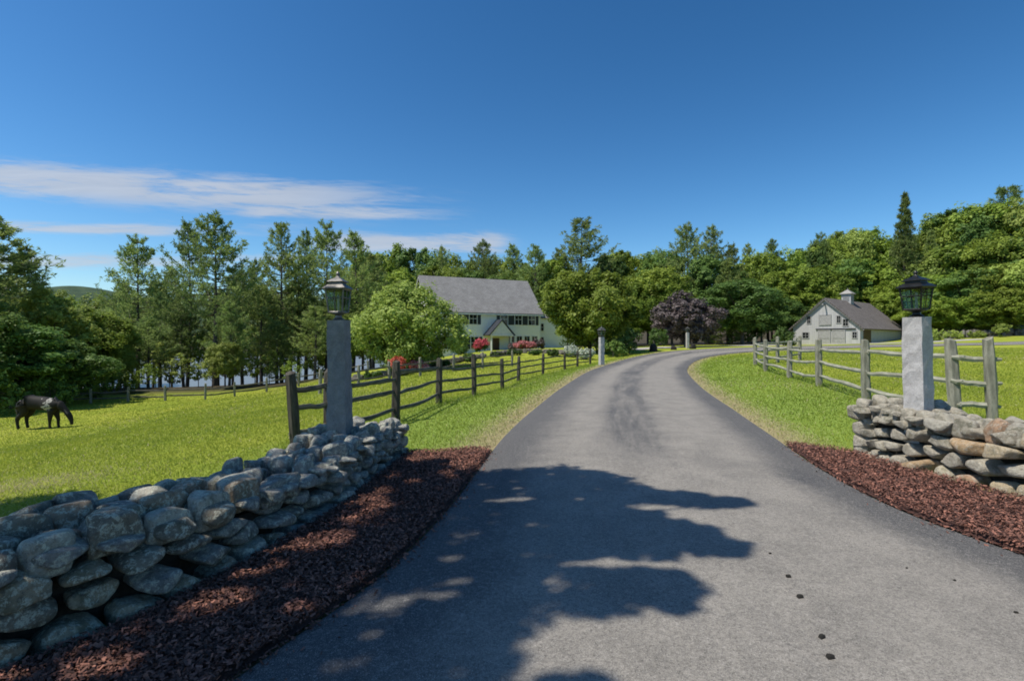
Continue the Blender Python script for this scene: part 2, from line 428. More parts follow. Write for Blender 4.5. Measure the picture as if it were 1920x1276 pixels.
# ------------------------------------------------------------------ ground sheet, drive, mulch, water
WALL_L = [(-1.36, 6.75), (-1.44, 5.6), (-1.54, 4.4), (-1.80, 3.2), (-2.10, 2.5), (-2.55, 1.9), (-3.4, 1.2), (-4.6, .6)]
WALL_R = [(4.40, 6.65), (4.42, 5.8), (4.47, 5.0), (4.56, 4.2), (4.80, 3.3), (5.3, 2.4), (6.1, 1.6)]
WT = .78
PL = catmull(WALL_L, 12); PR = catmull(WALL_R, 12)
def inpoly(x, y, poly):
    x = np.asarray(x); y = np.asarray(y); ins = np.zeros(x.shape, bool); n = len(poly); j = n - 1
    for i in range(n):
        xi, yi = poly[i]; xj, yj = poly[j]
        c = ((yi > y) != (yj > y)) & (x < (xj - xi) * (y - yi) / ((yj - yi) + 1e-12) + xi)
        ins ^= c; j = i
    return ins
def offset(path, side, d):
    T = np.gradient(path, axis=0); T /= np.linalg.norm(T, axis=1)[:, None]
    N = np.stack([-T[:, 1], T[:, 0]], 1) * side
    return path + N * d
BL = offset(PL, -1, WT); BR = offset(PR, 1, WT)           # backs of the walls
FOOT_L = [tuple(p) for p in PL] + [tuple(p) for p in BL[::-1]]
FOOT_R = [tuple(p) for p in PR] + [tuple(p) for p in BR[::-1]]
lm = [(xl(y) - .02, y) for y in np.linspace(.2, 6.9, 30)]
MULCH_L = [tuple(p) for p in PL if p[1] > .5][::-1] + [(-1.0, 6.72), (-.6, 6.9)] + lm[::-1]
rm = [(xr(y) + .02, y) for y in np.linspace(1.2, 7.3, 30)]
MULCH_R = [tuple(p) for p in PR][::-1] + [(4.2, 6.95), (4.0, 7.25)] + rm[::-1]
DPOLY = [tuple(p) for p in EL] + [tuple(p) for p in ER[::-1]]

def axis(fine0, fine1, step, lo, hi, grow=1.18):
    a = list(np.arange(fine0, fine1 + 1e-6, step)); s = step
    while a[-1] < hi: s *= grow; a.append(a[-1] + s)
    s = step
    while a[0] > lo: s *= grow; a.insert(0, a[0] - s)
    return np.array(a)
gx = axis(-14, 20, .4, -5200, 5200, 1.12); gy = axis(-5, 40, .4, -300, 6000, 1.08)
GX, GY = np.meshgrid(gx, gy)
GZ = hgt(GX, GY) - S(300, 1500, GY) * 12
nx, ny = len(gx), len(gy)
V = np.stack([GX.ravel(), GY.ravel(), GZ.ravel()], 1)
idx = np.arange(nx * ny).reshape(ny, nx)
Fq = np.stack([idx[:-1, :-1].ravel(), idx[:-1, 1:].ravel(), idx[1:, 1:].ravel(), idx[1:, :-1].ravel()], 1)
me = mesh_np('ground', V, Fq, smooth=True)
ddl = xl(V[:, 1]) - V[:, 0]; ddr = V[:, 0] - xr(V[:, 1])
de = np.maximum(ddl, ddr)
def edge_d(x, y):
    return np.maximum(xl(y) - x, x - xr(y))
def verge(x, y):
    dl = xl(y) - x; dr = x - xr(y)
    lim = 2.4 + .0 * y
    v = np.where(dl > 0, 1 - S(2.2, 4.0, dl), np.where(dr > 0, 1 - S(3.2, 5.0, dr), 1))
    return v * (1 - S(30, 45, y))
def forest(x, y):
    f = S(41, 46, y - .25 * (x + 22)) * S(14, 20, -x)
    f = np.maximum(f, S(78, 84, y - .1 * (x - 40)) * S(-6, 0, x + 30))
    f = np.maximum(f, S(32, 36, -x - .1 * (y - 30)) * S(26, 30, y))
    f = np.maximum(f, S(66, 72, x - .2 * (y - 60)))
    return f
for nm, val in (('dry', (1 - S(.1, .85, de)) * (1 - S(45, 60, V[:, 1]))), ('verge', verge(V[:, 0], V[:, 1])), ('forest', forest(V[:, 0], V[:, 1]))):
    a = me.attributes.new(nm, 'FLOAT', 'POINT'); a.data.foreach_set('value', np.asarray(val, np.float32))
tag(link('ground', me, M['ground']), kind='structure')

def strip(name, A, B, n, mat, dz):
    k = len(A); Vs = []; Fs = []; uvs = []
    mid = (A + B) / 2; s = np.concatenate([[0], np.cumsum(np.linalg.norm(np.diff(mid, axis=0), axis=1))])
    for i in range(k):
        for j in range(n + 1):
            p = A[i] + (B[i] - A[i]) * j / n
            crown = .05 * (1 - (2 * j / n - 1) ** 2)
            Vs.append((p[0], p[1], H(p[0], p[1]) + dz + crown))
            uvs.append((j / n, s[i]))
    for i in range(k - 1):
        for j in range(n):
            a = i * (n + 1) + j; Fs.append((a, a + 1, a + n + 2, a + n + 1))
    me = mesh_np(name, Vs, Fs, smooth=True)
    l = me.uv_layers.new(name='UVMap'); U = np.array(uvs, np.float32)[np.array(Fs).ravel()]
    l.data.foreach_set('uv', U.ravel())
    return link(name, me, mat)
tag(strip('driveway', EL, ER, 24, M['asphalt'], .022), kind='structure')
ga = catmull([(13, 53), (22, 61), (34, 64), (62, 66)], 12); gb = catmull([(12, 58), (21, 66.5), (34, 68.5), (62, 69)], 12)
tag(strip('gravel_yard', ga, gb, 8, M['gravel'], .02), kind='structure')

def fillpoly(name, poly, mat, dz, step=.12, heap=.05):
    P = np.array(poly); x0, y0 = P.min(0); x1, y1 = P.max(0)
    bm = bmesh.new(); vs = [bm.verts.new((x, y, 0)) for x, y in poly]; f = bm.faces.new(vs)
    bmesh.ops.triangulate(bm, faces=[f])
    for _ in range(4): bmesh.ops.subdivide_edges(bm, edges=[e for e in bm.edges if e.calc_length() > step * 1.6], cuts=1)
    bmesh.ops.triangulate(bm, faces=bm.faces[:])
    for v in bm.verts:
        v.co.z = H(v.co.x, v.co.y) + dz + (heap * (.5 + .5 * math.sin(v.co.x * 9) * math.sin(v.co.y * 7)) if not v.is_boundary else 0)
    bmesh.ops.recalc_face_normals(bm, faces=bm.faces[:])
    me = bpy.data.meshes.new(name); bm.to_mesh(me); bm.free()
    return link(name, me, mat)
tag(fillpoly('mulch_bed', MULCH_L, M['mulch_bed'], .03), kind='structure')
tag(fillpoly('mulch_bed', MULCH_R, M['mulch_bed'], .03), kind='structure')

def quads_from(P, U, W):
    n = len(P); Vs = np.stack([P - U - W, P + U - W, P + U + W, P - U + W], 1).reshape(-1, 3)
    return Vs, np.arange(4 * n).reshape(n, 4)
def unit(a): return a / (np.linalg.norm(a, axis=-1, keepdims=True) + 1e-9)
def rdir(n, rng): return unit(rng.normal(size=(n, 3)))

def chips(name, poly, n, ymin, ymax):
    rng = np.random.default_rng(len(poly)); P = np.array(poly); lo = P.min(0); hi = P.max(0); out = []
    while sum(len(o) for o in out) < n:
        q = lo + (hi - lo) * rng.random((n * 3, 2)); q[:, 0] += rng.normal(size=n * 3) * .035
        k = inpoly(q[:, 0], q[:, 1], poly) & (q[:, 1] > ymin) & (q[:, 1] < ymax)
        keep = rng.random(len(q)) < np.clip(3.2 / np.maximum(q[:, 1], 1.6), .3, 1)
        out.append(q[k & keep])
    q = np.concatenate(out)[:n]; sp_ = rng.random(n) < .05; q[sp_] += rng.normal(size=(int(sp_.sum()), 2)) * .13
    q[:, 0] += rng.normal(size=n) * .03; q[:, 1] += rng.normal(size=n) * .03
    inb = inpoly(q[:, 0], q[:, 1], poly)
    z = hgt(q[:, 0], q[:, 1]) + np.where(inb, .055 + rng.random(n) * .035, .03 + rng.random(n) * .006)
    ang = rng.random(n) * 6.283; tilt = rng.normal(size=n) * .45
    U = np.stack([np.cos(ang) * np.cos(tilt), np.sin(ang) * np.cos(tilt), np.sin(tilt)], 1)
    W = unit(np.cross(U, unit(np.stack([rng.normal(size=n) * .5, rng.normal(size=n) * .5, np.ones(n)], 1))))
    sz = rng.uniform(.006, .017, n)
    Vs, Fs = quads_from(np.stack([q[:, 0], q[:, 1], z], 1), U * sz[:, None], W * (sz * rng.uniform(.22, .5, n))[:, None])
    t = rng.random(n) ** 1.5
    return tag(link(name, mesh_np(name, Vs, Fs, tint=t), M['mulch']), 'shredded red brown bark chips strewn over the bed', 'mulch', kind='stuff')
chips('mulch_chips', MULCH_L, 85000, .4, 7.0)['label'] = 'dark shredded bark mulch below the shaded wall'
chips('mulch_chips', MULCH_R, 56000, 1.2, 7.3)['label'] = 'red brown bark mulch below the sunlit wall'

# lake and its far shore
mb = MB(); mb.add([(-900, 68, -8.6), (20, 110, -8.6), (20, 420, -8.6), (-900, 420, -8.6)], [(0, 1, 2, 3)])
tag(mb.build('lake', M['water']), kind='structure')
hx = np.linspace(-4200, 1500, 120); hv = []; hf = []
for i, x in enumerate(hx):
    top = 300 + 40 * math.sin(x * .0021 + 2.0) + 22 * math.sin(x * .0063)
    for j, (dy, k) in enumerate(((0, -.1), (250, .45), (520, .85), (800, 1.0), (1500, .7), (2400, -.1))):
        hv.append((x, 2500 + dy + 60 * math.sin(x * .004 + j), k * top))
for i in range(119):
    for j in range(5):
        a = i * 6 + j; hf.append((a, a + 6, a + 7, a + 1))
tag(link('far_hills', mesh_np('far_hills', hv, hf, smooth=True), M['hill']), kind='structure')

# ------------------------------------------------------------------ grass blades
def grass(n):
    rng = np.random.default_rng(3)
    Y = 3.2 * (46 / 3.2) ** (rng.random(n) ** 1.1); xx = (rng.random(n) * 2.2 - 1.1) * Y + rng.normal(size=n) * .2
    d = edge_d(xx, Y)
    ok = (d > .0 + .1 * rng.random(n)) & ~inpoly(xx, Y, MULCH_L) & ~inpoly(xx, Y, MULCH_R) & ~inpoly(xx, Y, FOOT_L) & ~inpoly(xx, Y, FOOT_R)
    ok &= forest(xx, Y) < .3
    # nothing grows between the wall and the drive, or in front of the left wall close to the camera
    ok &= ~((xx > -3.2) & (xx < 0) & (Y < 6.6) & (xx > np.interp(Y, BL[::-1, 1], BL[::-1, 0])))
    xx, Y, d = xx[ok], Y[ok], d[ok]; n = len(Y)
    z = hgt(xx, Y)
    hb = rng.uniform(.018, .05, n) * np.clip((Y / 7) ** .4, .75, 1.7); wb = rng.uniform(.0035, .007, n) * np.clip((Y / 6), .8, 6)
    a = rng.random(n) * 6.283; lean = rng.normal(size=(n, 2)) * .5 * hb[:, None]
    B = np.stack([xx, Y, z - .01], 1); D = np.stack([np.cos(a), np.sin(a), np.zeros(n)], 1) * wb[:, None]
    T = B + np.concatenate([lean, hb[:, None]], 1)
    Vs = np.stack([B - D, B + D, T], 1).reshape(-1, 3)
    vg = verge(xx, Y)
    patch = .5 + .5 * np.sin(xx * .8 + 1.7 * np.sin(Y * .31)) * np.sin(Y * .6 + xx * .23) + .4 * np.sin(xx * 2.7 + 2 * np.sin(Y * 1.3)) * np.sin(Y * 2.1 + xx)
    t = .12 + .30 * rng.random(n) + .14 * (1 - vg) + .16 * (patch - .2) * (1 - .4 * vg) - .10 * np.clip(np.sin(xx * 1.3 + 2.2 * np.sin(Y * .21 + 1)) * np.sin(Y * .9 - xx * .4), 0, 1)
    dryp = rng.random(n) < (1 - S(.1, .9, d)) * .8 * (1 - S(30, 45, Y)) + .03 + .12 * np.clip(np.sin(xx * .47 + 1) * np.sin(Y * .39 + .6 * xx), 0, 1) ** 2 + .8 * np.exp(-((xx + 5.9) / .9) ** 2 - ((Y - 6.35) / .45) ** 2)
    t = np.clip(t, .02, 1); t = np.where(dryp, .7 + .3 * rng.random(n), np.minimum(t, .61))
    TU = []
    for path in (BL, offset(PL, -1, WT + .1), BR, offset(PR, 1, WT + .1)):
        for p in path:
            for _ in range(26): TU.append((p[0] + rng.normal() * .06, p[1] + rng.normal() * .06, rng.uniform(.05, .16)))
    for fx, fy in FPOSTS:
        for _ in range(90): TU.append((fx + rng.normal() * .11, fy + rng.normal() * .11, rng.uniform(.06, .2)))
    TU = np.array(TU); k = len(TU); a = rng.random(k) * 6.283
    B = np.stack([TU[:, 0], TU[:, 1], hgt(TU[:, 0], TU[:, 1]) - .01], 1); D = np.stack([np.cos(a), np.sin(a), np.zeros(k)], 1) * .007
    T = B + np.stack([rng.normal(size=k) * .4 * TU[:, 2], rng.normal(size=k) * .4 * TU[:, 2], TU[:, 2]], 1)
    Vs = np.concatenate([Vs, np.stack([B - D, B + D, T], 1).reshape(-1, 3)]); t = np.concatenate([t, .1 + .4 * rng.random(k)]); n += k
    me = mesh_np('grass', Vs, np.arange(3 * n).reshape(n, 3), tint=t)
    tag(link('grass', me, M['blade']), 'short sunlit yellow green grass of field and verges', 'grass', kind='stuff')
FPOSTS = [(-3.06, 7.25), (-2.78, 7.75), (-2.18, 9.6), (-1.86, 13), (-1.2, 16.2), (-.38, 20), (.3, 24), (7.75, 8.25), (7.33, 8.45), (7.68, 11.1), (8.64, 14.4), (9.75, 18.0), (10.5, 21.2), (11.55, 24.3)]
grass(620000)

# ------------------------------------------------------------------ stones
_bm = bmesh.new(); bmesh.ops.create_icosphere(_bm, subdivisions=4, radius=1)
ICO_V = np.array([v.co[:] for v in _bm.verts]); ICO_F = np.array([[v.index for v in f.verts] for f in _bm.faces]); _bm.free()
_bm = bmesh.new(); bmesh.ops.create_icosphere(_bm, subdivisions=3, radius=1)
ICO3_V = np.array([v.co[:] for v in _bm.verts]); ICO3_F = np.array([[v.index for v in f.verts] for f in _bm.faces]); _bm.free()

def soft_stone(planes, ext, rng, p=9, lumps=.05, fine=True):
    D = unit((ICO_V if fine else ICO3_V) * np.array(ext))
    q = np.zeros(len(D))
    for n_, h in planes:
        n_ = np.array(n_, float); n_ /= np.linalg.norm(n_)
        q += np.maximum(D @ n_, 0) ** p / h ** p
    r = (q + 1e-9) ** (-1 / p)
    Vv = D * r[:, None]
    e = np.mean(ext); nz = np.zeros(len(D))
    for fr, am in ((5, 1), (11, .5), (23, .3)):
        for _ in range(3):
            k = rng.normal(size=3) * fr * .6 / max(e * 3, .2); nz += am * np.sin(Vv @ k * 1.5 + rng.random() * 6.28)
    Vv = Vv * (1 + lumps * .4 * nz)[:, None]
    return Vv

def voronoi(seeds, dom, asp):
    """clip dom (list of 2D points) for every seed; metric stretched by asp along axis 0"""
    out = []; Sd = np.array(seeds) / np.array([asp, 1])
    for i, s in enumerate(Sd):
        poly = [np.array([p[0] / asp, p[1]]) for p in dom]
        dist = np.linalg.norm(Sd - s, axis=1)
        for j in np.argsort(dist)[1:22]:
            m = (Sd[j] + s) / 2; n_ = Sd[j] - s; new = []
            for k in range(len(poly)):
                a, b_ = poly[k], poly[(k + 1) % len(poly)]
                da, db = (a - m) @ n_, (b_ - m) @ n_
                if da <= 0: new.append(a)
                if (da < 0) != (db < 0) and abs(da - db) > 1e-12: new.append(a + (b_ - a) * da / (da - db))
            poly = new
            if len(poly) < 3: break
        out.append([np.array([q[0] * asp, q[1]]) for q in poly])
    return out

def cell_stone(poly, rng, front, back, gap=.012, lumps=.05, p=9):
    P = np.array(poly); A = 0; c = np.zeros(2)
    for k in range(len(P)):
        a, b_ = P[k], P[(k + 1) % len(P)]; cr = a[0] * b_[1] - b_[0] * a[1]; A += cr; c += (a + b_) * cr
    if abs(A) < 1e-5: return None
    c = c / (3 * A); planes = []; s = 1 if A > 0 else -1
    for k in range(len(P)):
        a, b_ = P[k], P[(k + 1) % len(P)]; e = b_ - a; L = np.linalg.norm(e)
        if L < 1e-4: continue
        n_ = np.array([e[1], -e[0]]) * s / L
        h = max((a - c) @ n_ - gap * rng.uniform(.3, 1.4), .03)
        planes.append(((n_[0], n_[1], rng.uniform(-.22, .22)), h))
    ext = np.abs(P - c).max(0)
    planes.append(((rng.uniform(-.3, .3), rng.uniform(-.15, .4), 1), front * rng.uniform(.75, 1.1)))
    planes.append(((rng.uniform(-.6, .6), rng.uniform(-.5, .5), 1), front * rng.uniform(.95, 1.3)))
    planes.append(((rng.uniform(-.9, .9), rng.uniform(-.9, .9), .6), max(ext) * rng.uniform(.75, 1.0)))
    for _ in range(int(rng.integers(3, 8))):
        n_ = rng.normal(size=3); n_[2] = abs(n_[2]) * .8; n_ /= np.linalg.norm(n_)
        planes.append((n_, rng.uniform(.70, 1.0) * float(np.linalg.norm(n_ * np.array([ext[0], ext[1], front])))))
    planes.append(((0, 0, -1), back))
    return c, soft_stone(planes, (ext[0], ext[1], (front + back) / 2), rng, p, lumps), abs(A) / 2

class Path:
    def __init__(s, pts):
        s.p = pts; s.s = np.concatenate([[0], np.cumsum(np.linalg.norm(np.diff(pts, axis=0), axis=1))]); s.L = s.s[-1]
        s.T = unit(np.gradient(pts, axis=0))
    def at(s, q):
        return np.array([np.interp(q, s.s, s.p[:, k]) for k in (0, 1)]), unit(np.array([np.interp(q, s.s, s.T[:, k]) for k in (0, 1)]))

def build_wall(pts, side, mat, label, topf, rows_w, seed, post_s, ntop):
    rng = np.random.default_rng(seed); pa = Path(pts)
    p0 = pa.at(post_s)[0]; org = np.array([p0[0], p0[1], H(*p0)])
    root = empty('stone_wall', tuple(org)); tag(root, label, 'stone wall', 'dry laid stone walls flanking the drive')
    stones = []
    def place(c, Vl, kind, area, hz):
        s = c[0]
        q, T = pa.at(s); N = np.array([-T[1], T[0]]) * side
        T3 = np.array([T[0], T[1], 0]); N3 = np.array([N[0], N[1], 0]); Z = np.array([0, 0, 1.0])
        if kind == 'front':
            cen = np.array([q[0], q[1], H(q[0], q[1])]) + Z * c[1] - N3 * (.10 + .06 * c[1])
            Wv = cen + Vl[:, :1] * T3 + Vl[:, 1:2] * Z + Vl[:, 2:] * N3
        elif kind == 'top':
            cen = np.array([q[0], q[1], H(q[0], q[1])]) + Z * hz - N3 * c[1]
            Wv = cen + Vl[:, :1] * T3 - Vl[:, 1:2] * N3 + Vl[:, 2:] * Z
        stones.append((area, Wv))
    # face courses
    seeds = []; s = 0
    segs = rows_w
    for (s0, s1, rows, w) in segs:
        for r_ in range(rows):
            s = s0 + rng.uniform(0, w)
            while s < s1:
                ww = w * rng.uniform(.7, 1.35); tp = topf(s) + .02
                seeds.append((s + ww / 2, (r_ + .5 + rng.uniform(-.3, .3)) * tp / rows)); s += ww
    dom = [(0, -.06), (pa.L, -.06), (pa.L, topf(pa.L))] + [(q, topf(q) + .02 + rng.uniform(-.05, .03)) for q in np.linspace(pa.L, 0, 30)[1:]]
    for poly in voronoi(seeds, dom, 1.75):
        if len(poly) < 3: continue
        r_ = cell_stone(poly, rng, rng.uniform(.07, .16), .15, .028, rng.uniform(.03, .09), rng.choice([8, 12, 16, 24]))
        if r_: place(r_[0], r_[1] + np.array([0, 0, rng.uniform(-.05, .05)]), 'front', r_[2], 0)
    # back face, simpler
    # capping
    seeds = []
    s = -.05
    for (s0, s1, rows, w) in segs:
        for col in range(ntop):
            s = s0 + rng.uniform(0, w)
            while s < s1:
                ww = w * rng.uniform(.65, 1.2); seeds.append((s + ww / 2, (col + .5 + rng.uniform(-.3, .3)) * (WT - .04) / ntop + .07)); s += ww
    dom = [(-.04, .07), (pa.L, .07), (pa.L, WT + .03), (-.04, WT + .03)]
    for poly in voronoi(seeds, dom, 1.25):
        if len(poly) < 3: continue
        r_ = cell_stone(poly, rng, rng.uniform(.05, .13), .12, .024, rng.uniform(.03, .09), rng.choice([8, 12, 16, 24]))
        if r_: place(r_[0], r_[1], 'top', r_[2] * 1.0, topf(r_[0][0]) - .03 + rng.uniform(-.06, .04))
    # far end stones
    q, T = pa.at(0); N = np.array([-T[1], T[0]]) * side
    for k in range(3):
        for j in range(4):
            e1, e2, e3 = rng.uniform(.09, .13), rng.uniform(.10, .15), topf(0) / 6 * rng.uniform(.9, 1.2)
            pl = [((1, 0, .1), e2), ((-1, .1, 0), e2), ((0, 1, .1), e1), ((0, -1, 0), e1), ((rng.normal() * .2, .2, 1), e3), ((0, 0, -1), e3)] + [(rng.normal(size=3), rng.uniform(.09, .13)) for _ in range(5)]
            Vl = soft_stone(pl, (e1, e2, e3), rng, 8, .1)
            cen = np.array([q[0] - N[0] * (.12 + .18 * j) + T[0] * rng.uniform(.02, .1), q[1] - N[1] * (.12 + .18 * j) + T[1] * rng.uniform(.02, .1), H(*q) + topf(0) * (k + .5) / 3 - .02])
            stones.append((.03, cen + Vl))
    # back face stones, low
    bs = 0.2
    while bs < pa.L:
        w = rng.uniform(.28, .42); qq, T = pa.at(bs + w / 2); N = np.array([-T[1], T[0]]) * side
        for k in range(2):
            hh = topf(bs) * .42
            pl = [((1, 0, .1), w / 2), ((-1, .1, 0), w / 2), ((0, 1, .1), .14), ((0, -1, 0), .14), ((0, .2, 1), hh / 2), ((0, 0, -1), hh / 2)]
            Vl = soft_stone(pl, (w / 2, .14, hh / 2), rng)
            cen = np.array([qq[0] - N[0] * (WT - .08), qq[1] - N[1] * (WT - .08), H(*qq) + hh * (k + .5)])
            stones.append((.03, cen + Vl[:, :1] * np.array([T[0], T[1], 0]) + Vl[:, 1:2] * np.array([N[0], N[1], 0]) + Vl[:, 2:] * np.array([0, 0, 1.])))
        bs += w
    stones.sort(key=lambda a: -a[0] / max(1.0, np.linalg.norm(a[1].mean(0)[:2])) ** 2)
    stones = stones
    for area, Wv in stones[:99]:
        cen = Wv.mean(0)
        o = link('stone', mesh_np('stone', Wv - cen, ICO_F, smooth=True), mat, root); o.location = tuple(cen - org)
    rest = stones[99:]
    if rest:
        Va = np.concatenate([w for _, w in rest]) - org; Fa = np.concatenate([ICO_F + i * len(ICO_V) for i in range(len(rest))])
        o = link('small_stones', mesh_np('small_stones', Va, Fa, smooth=True), mat, root); o['kind'] = 'stuff'
    # hearting
    mb = MB(); n = 40
    for i in range(n):
        a, b_ = pa.L * i / n, pa.L * (i + 1) / n
        vs = []
        for q in (a, b_):
            c, T = pa.at(q); N = np.array([-T[1], T[0]]) * side; hz = H(*c)
            for off, z in ((.2, -.1), (.2, topf(q) - .17), (WT - .16, topf(q) - .17), (WT - .16, -.1)):
                vs.append((c[0] - N[0] * off - org[0], c[1] - N[1] * off - org[1], hz + z - org[2]))
        mb.add(vs, [(0, 4, 5, 1), (1, 5, 6, 2), (2, 6, 7, 3)] + ([(0, 1, 2, 3)] if i == 0 else []) + ([(4, 7, 6, 5)] if i == n - 1 else []))
    mb.build('shaded_rubble_core', M['clod'], root)  # rubble fill coloured near-black, standing in for shade between the stones
    return root, pa
tl = lambda s: .44 + .03 * math.sin(s * 1.7) + .05 * S(1.5, 4.5, s) - .03 * S(.6, 0, s)
tr = lambda s: .63 + .03 * math.sin(s * 2.3 + 1) + .03 * S(2, 3.5, s)
build_wall(PL, 1, M['stone_l'], 'lichen grey dry stone wall in tree shade left of the drive', tl, [(0, 1.6, 5, .17), (1.6, 3.0, 4, .22), (3.0, 9.5, 4, .28)], 11, 1.1, 4)
build_wall(PR, -1, M['stone_r'], 'tan dry stone wall in full sun right of the drive', tr, [(0, .7, 5, .17), (.7, 7, 4, .27)], 23, .8, 4)

# ------------------------------------------------------------------ lamp posts
def lamp_post(x, y, z0, h, w, rz, label, gm, fm, s=1.0, taper=.0, lean=0.0, wide=1.0):
    root = empty('lamp_post', (x, y, z0), rz); root.rotation_euler = (0, lean, rz)
    tag(root, label, 'lamp post', 'granite lamp posts along the drive')
    rng = np.random.default_rng(int(x * 100 + 9000)); n = 14; vs = []; fs = []; k = 12
    ring = []
    hw = w / 2
    base = [(-hw, -hw), (-.33 * hw, -hw), (.33 * hw, -hw), (hw, -hw), (hw, -.33 * hw), (hw, .33 * hw), (hw, hw), (.33 * hw, hw), (-.33 * hw, hw), (-hw, hw), (-hw, .33 * hw), (-hw, -.33 * hw)]
    for i in range(n + 1):
        t = i / n; sc = 1 - taper * t
        for px_, py_ in base: vs.append((px_ * sc + rng.normal() * .0045, py_ * sc + rng.normal() * .0045, -.25 + t * (h + .25)))
    for i in range(n):
        for j in range(k): fs.append((i * k + j, i * k + (j + 1) % k, (i + 1) * k + (j + 1) % k, (i + 1) * k + j))
    fs.append(tuple(range(k - 1, -1, -1))); fs.append(tuple(n * k + j for j in range(k)))
    mb = MB(); mb.add(vs, fs); mb.build('granite_post', gm, root, bevel=0)
    L = empty('lantern', (0, 0, h)); L.parent = root; L.scale = (s * wide, s * wide, s)
    b1 = MB(); b1.lathe([(.075, 0), (.085, .012), (.05, .03), (.045, .055), (.09, .07), (.12, .078), (.12, .09)], 16); b1.build('base', fm, L, smooth=False)
    # glazed body: four corner bars, mid bars, top and bottom frames
    fr = MB(); w0, w1, zb, zt = .105, .135, .09, .345
    def q(t): return w0 + (w1 - w0) * t
    for sx in (-1, 1):
        for sy in (-1, 1): fr.tube([(sx * w0, sy * w0, zb), (sx * w1, sy * w1, zt)], [.011, .011], 4)
    for t, rr in ((0, .012), (.62, .006), (1, .013)):
        a = q(t); z = zb + (zt - zb) * t
        for i in range(4):
            c0 = [(-a, -a), (a, -a), (a, a), (-a, a)][i]; c1 = [(a, -a), (a, a), (-a, a), (-a, -a)][i]
            fr.tube([(c0[0], c0[1], z), (c1[0], c1[1], z)], [rr, rr], 4)
    for i in range(4):
        an = i * math.pi / 2; ca, sa = math.cos(an), math.sin(an)
        fr.tube([(0 * ca - (-w0) * sa, 0 * sa + (-w0) * ca, zb), (w1 * sa, -w1 * ca, zt)], [.0055, .0055], 4)
    fr.build('frame', fm, L)
    gl = MB(); e = .006
    for i in range(4):
        c = [(-1, -1), (1, -1), (1, 1), (-1, 1)]; a, b_ = c[i], c[(i + 1) % 4]
        vs = [(a[0] * (w0 - e), a[1] * (w0 - e), zb + .01), (b_[0] * (w0 - e), b_[1] * (w0 - e), zb + .01), (b_[0] * (w1 - e), b_[1] * (w1 - e), zt - .01), (a[0] * (w1 - e), a[1] * (w1 - e), zt - .01)]
        nrm = (Vector(vs[1]) - Vector(vs[0])).cross(Vector(vs[3]) - Vector(vs[0])).normalized() * .003
        gl.add([Vector(v) for v in vs] + [Vector(v) - nrm for v in vs], [(0, 1, 2, 3), (7, 6, 5, 4), (0, 4, 5, 1), (1, 5, 6, 2), (2, 6, 7, 3), (3, 7, 4, 0)])
    gl.build('glass', M['glass'], L)
    rf = MB()
    def pyr(levels):
        vs = [(sx * a, sy * a, z) for a, z in levels for sx, sy in ((-1, -1), (1, -1), (1, 1), (-1, 1))]; n = len(levels)
        fs = [(3, 2, 1, 0)] + [(i * 4 + j, i * 4 + (j + 1) % 4, i * 4 + 4 + (j + 1) % 4, i * 4 + 4 + j) for i in range(n - 1) for j in range(4)] + [tuple((n - 1) * 4 + j for j in range(4))]
        rf.add(vs, fs)
    pyr([(.165, .345), (.168, .357), (.118, .392), (.095, .402), (.092, .422)]); pyr([(.118, .423), (.12, .432), (.07, .462), (.03, .478), (.026, .49)])
    rf.lathe([(.028, .49), (.02, .505), (.03, .515), (.026, .53), (.008, .548)], 10)
    rf.build('lantern_roof', M['bronze_sunlit'] if fm is M['bronze_sunlit'] else fm, L, bevel=.003)
    bl = MB(); bl.lathe([(.016, .085), (.016, .2), (.013, .205), (.02, .225), (.023, .245), (.016, .275), (.004, .30)], 10)
    bl.lathe([(.03, .088), (.03, .1)], 10, (0, 0, .0)); bl.build('bulb', M['candle'], L, smooth=True)
    return root
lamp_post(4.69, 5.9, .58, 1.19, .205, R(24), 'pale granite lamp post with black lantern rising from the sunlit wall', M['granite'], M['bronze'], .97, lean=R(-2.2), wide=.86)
lamp_post(-1.88, 5.62, .38, 1.34, .21, R(-5), 'granite lamp post toned for shade with bronze lantern toned for sun rising from the shaded wall', M['granite_shaded'], M['bronze_sunlit'], .98, taper=.12, lean=R(-1), wide=.76)
lamp_post(5.42, 31, H(5.42, 31), 1.7, .26, R(20), 'pale granite lamp post at the end of the left fence', M['granite'], M['bronze_sunlit'], 1.2)
lamp_post(19.4, 56.6, H(19.4, 56.6), 1.75, .27, R(10), 'small far granite lamp post in front of the copper leaved tree', M['granite'], M['bronze_sunlit'], 1.2)

# ------------------------------------------------------------------ rail fences
def post_mesh(h, w, d, rng, pointed=True):
    mb = MB(); n = 6; vs = []; fs = []
    for i in range(n + 1):
        z = -.3 + (h + .3) * i / n
        for k in range(8):
            a = math.pi / 4 * k + .39; cx = math.copysign(abs(math.cos(a)) ** .6, math.cos(a)); cy = math.copysign(abs(math.sin(a)) ** .6, math.sin(a))
            t = .86 if i == n else 1
            vs.append((cx * w / 2 * t * (1 + rng.normal() * .05), cy * d / 2 * t * (1 + rng.normal() * .05), z + (rng.normal() * .018 if i == n else 0)))
    for i in range(n):
        for k in range(8): fs.append((i * 8 + k, i * 8 + (k + 1) % 8, i * 8 + 8 + (k + 1) % 8, i * 8 + 8 + k))
    c = len(vs); vs.append((0, 0, h + .03 * pointed))
    fs += [(n * 8 + k, n * 8 + (k + 1) % 8, c) for k in range(8)]
    mb.add(vs, fs); return mb
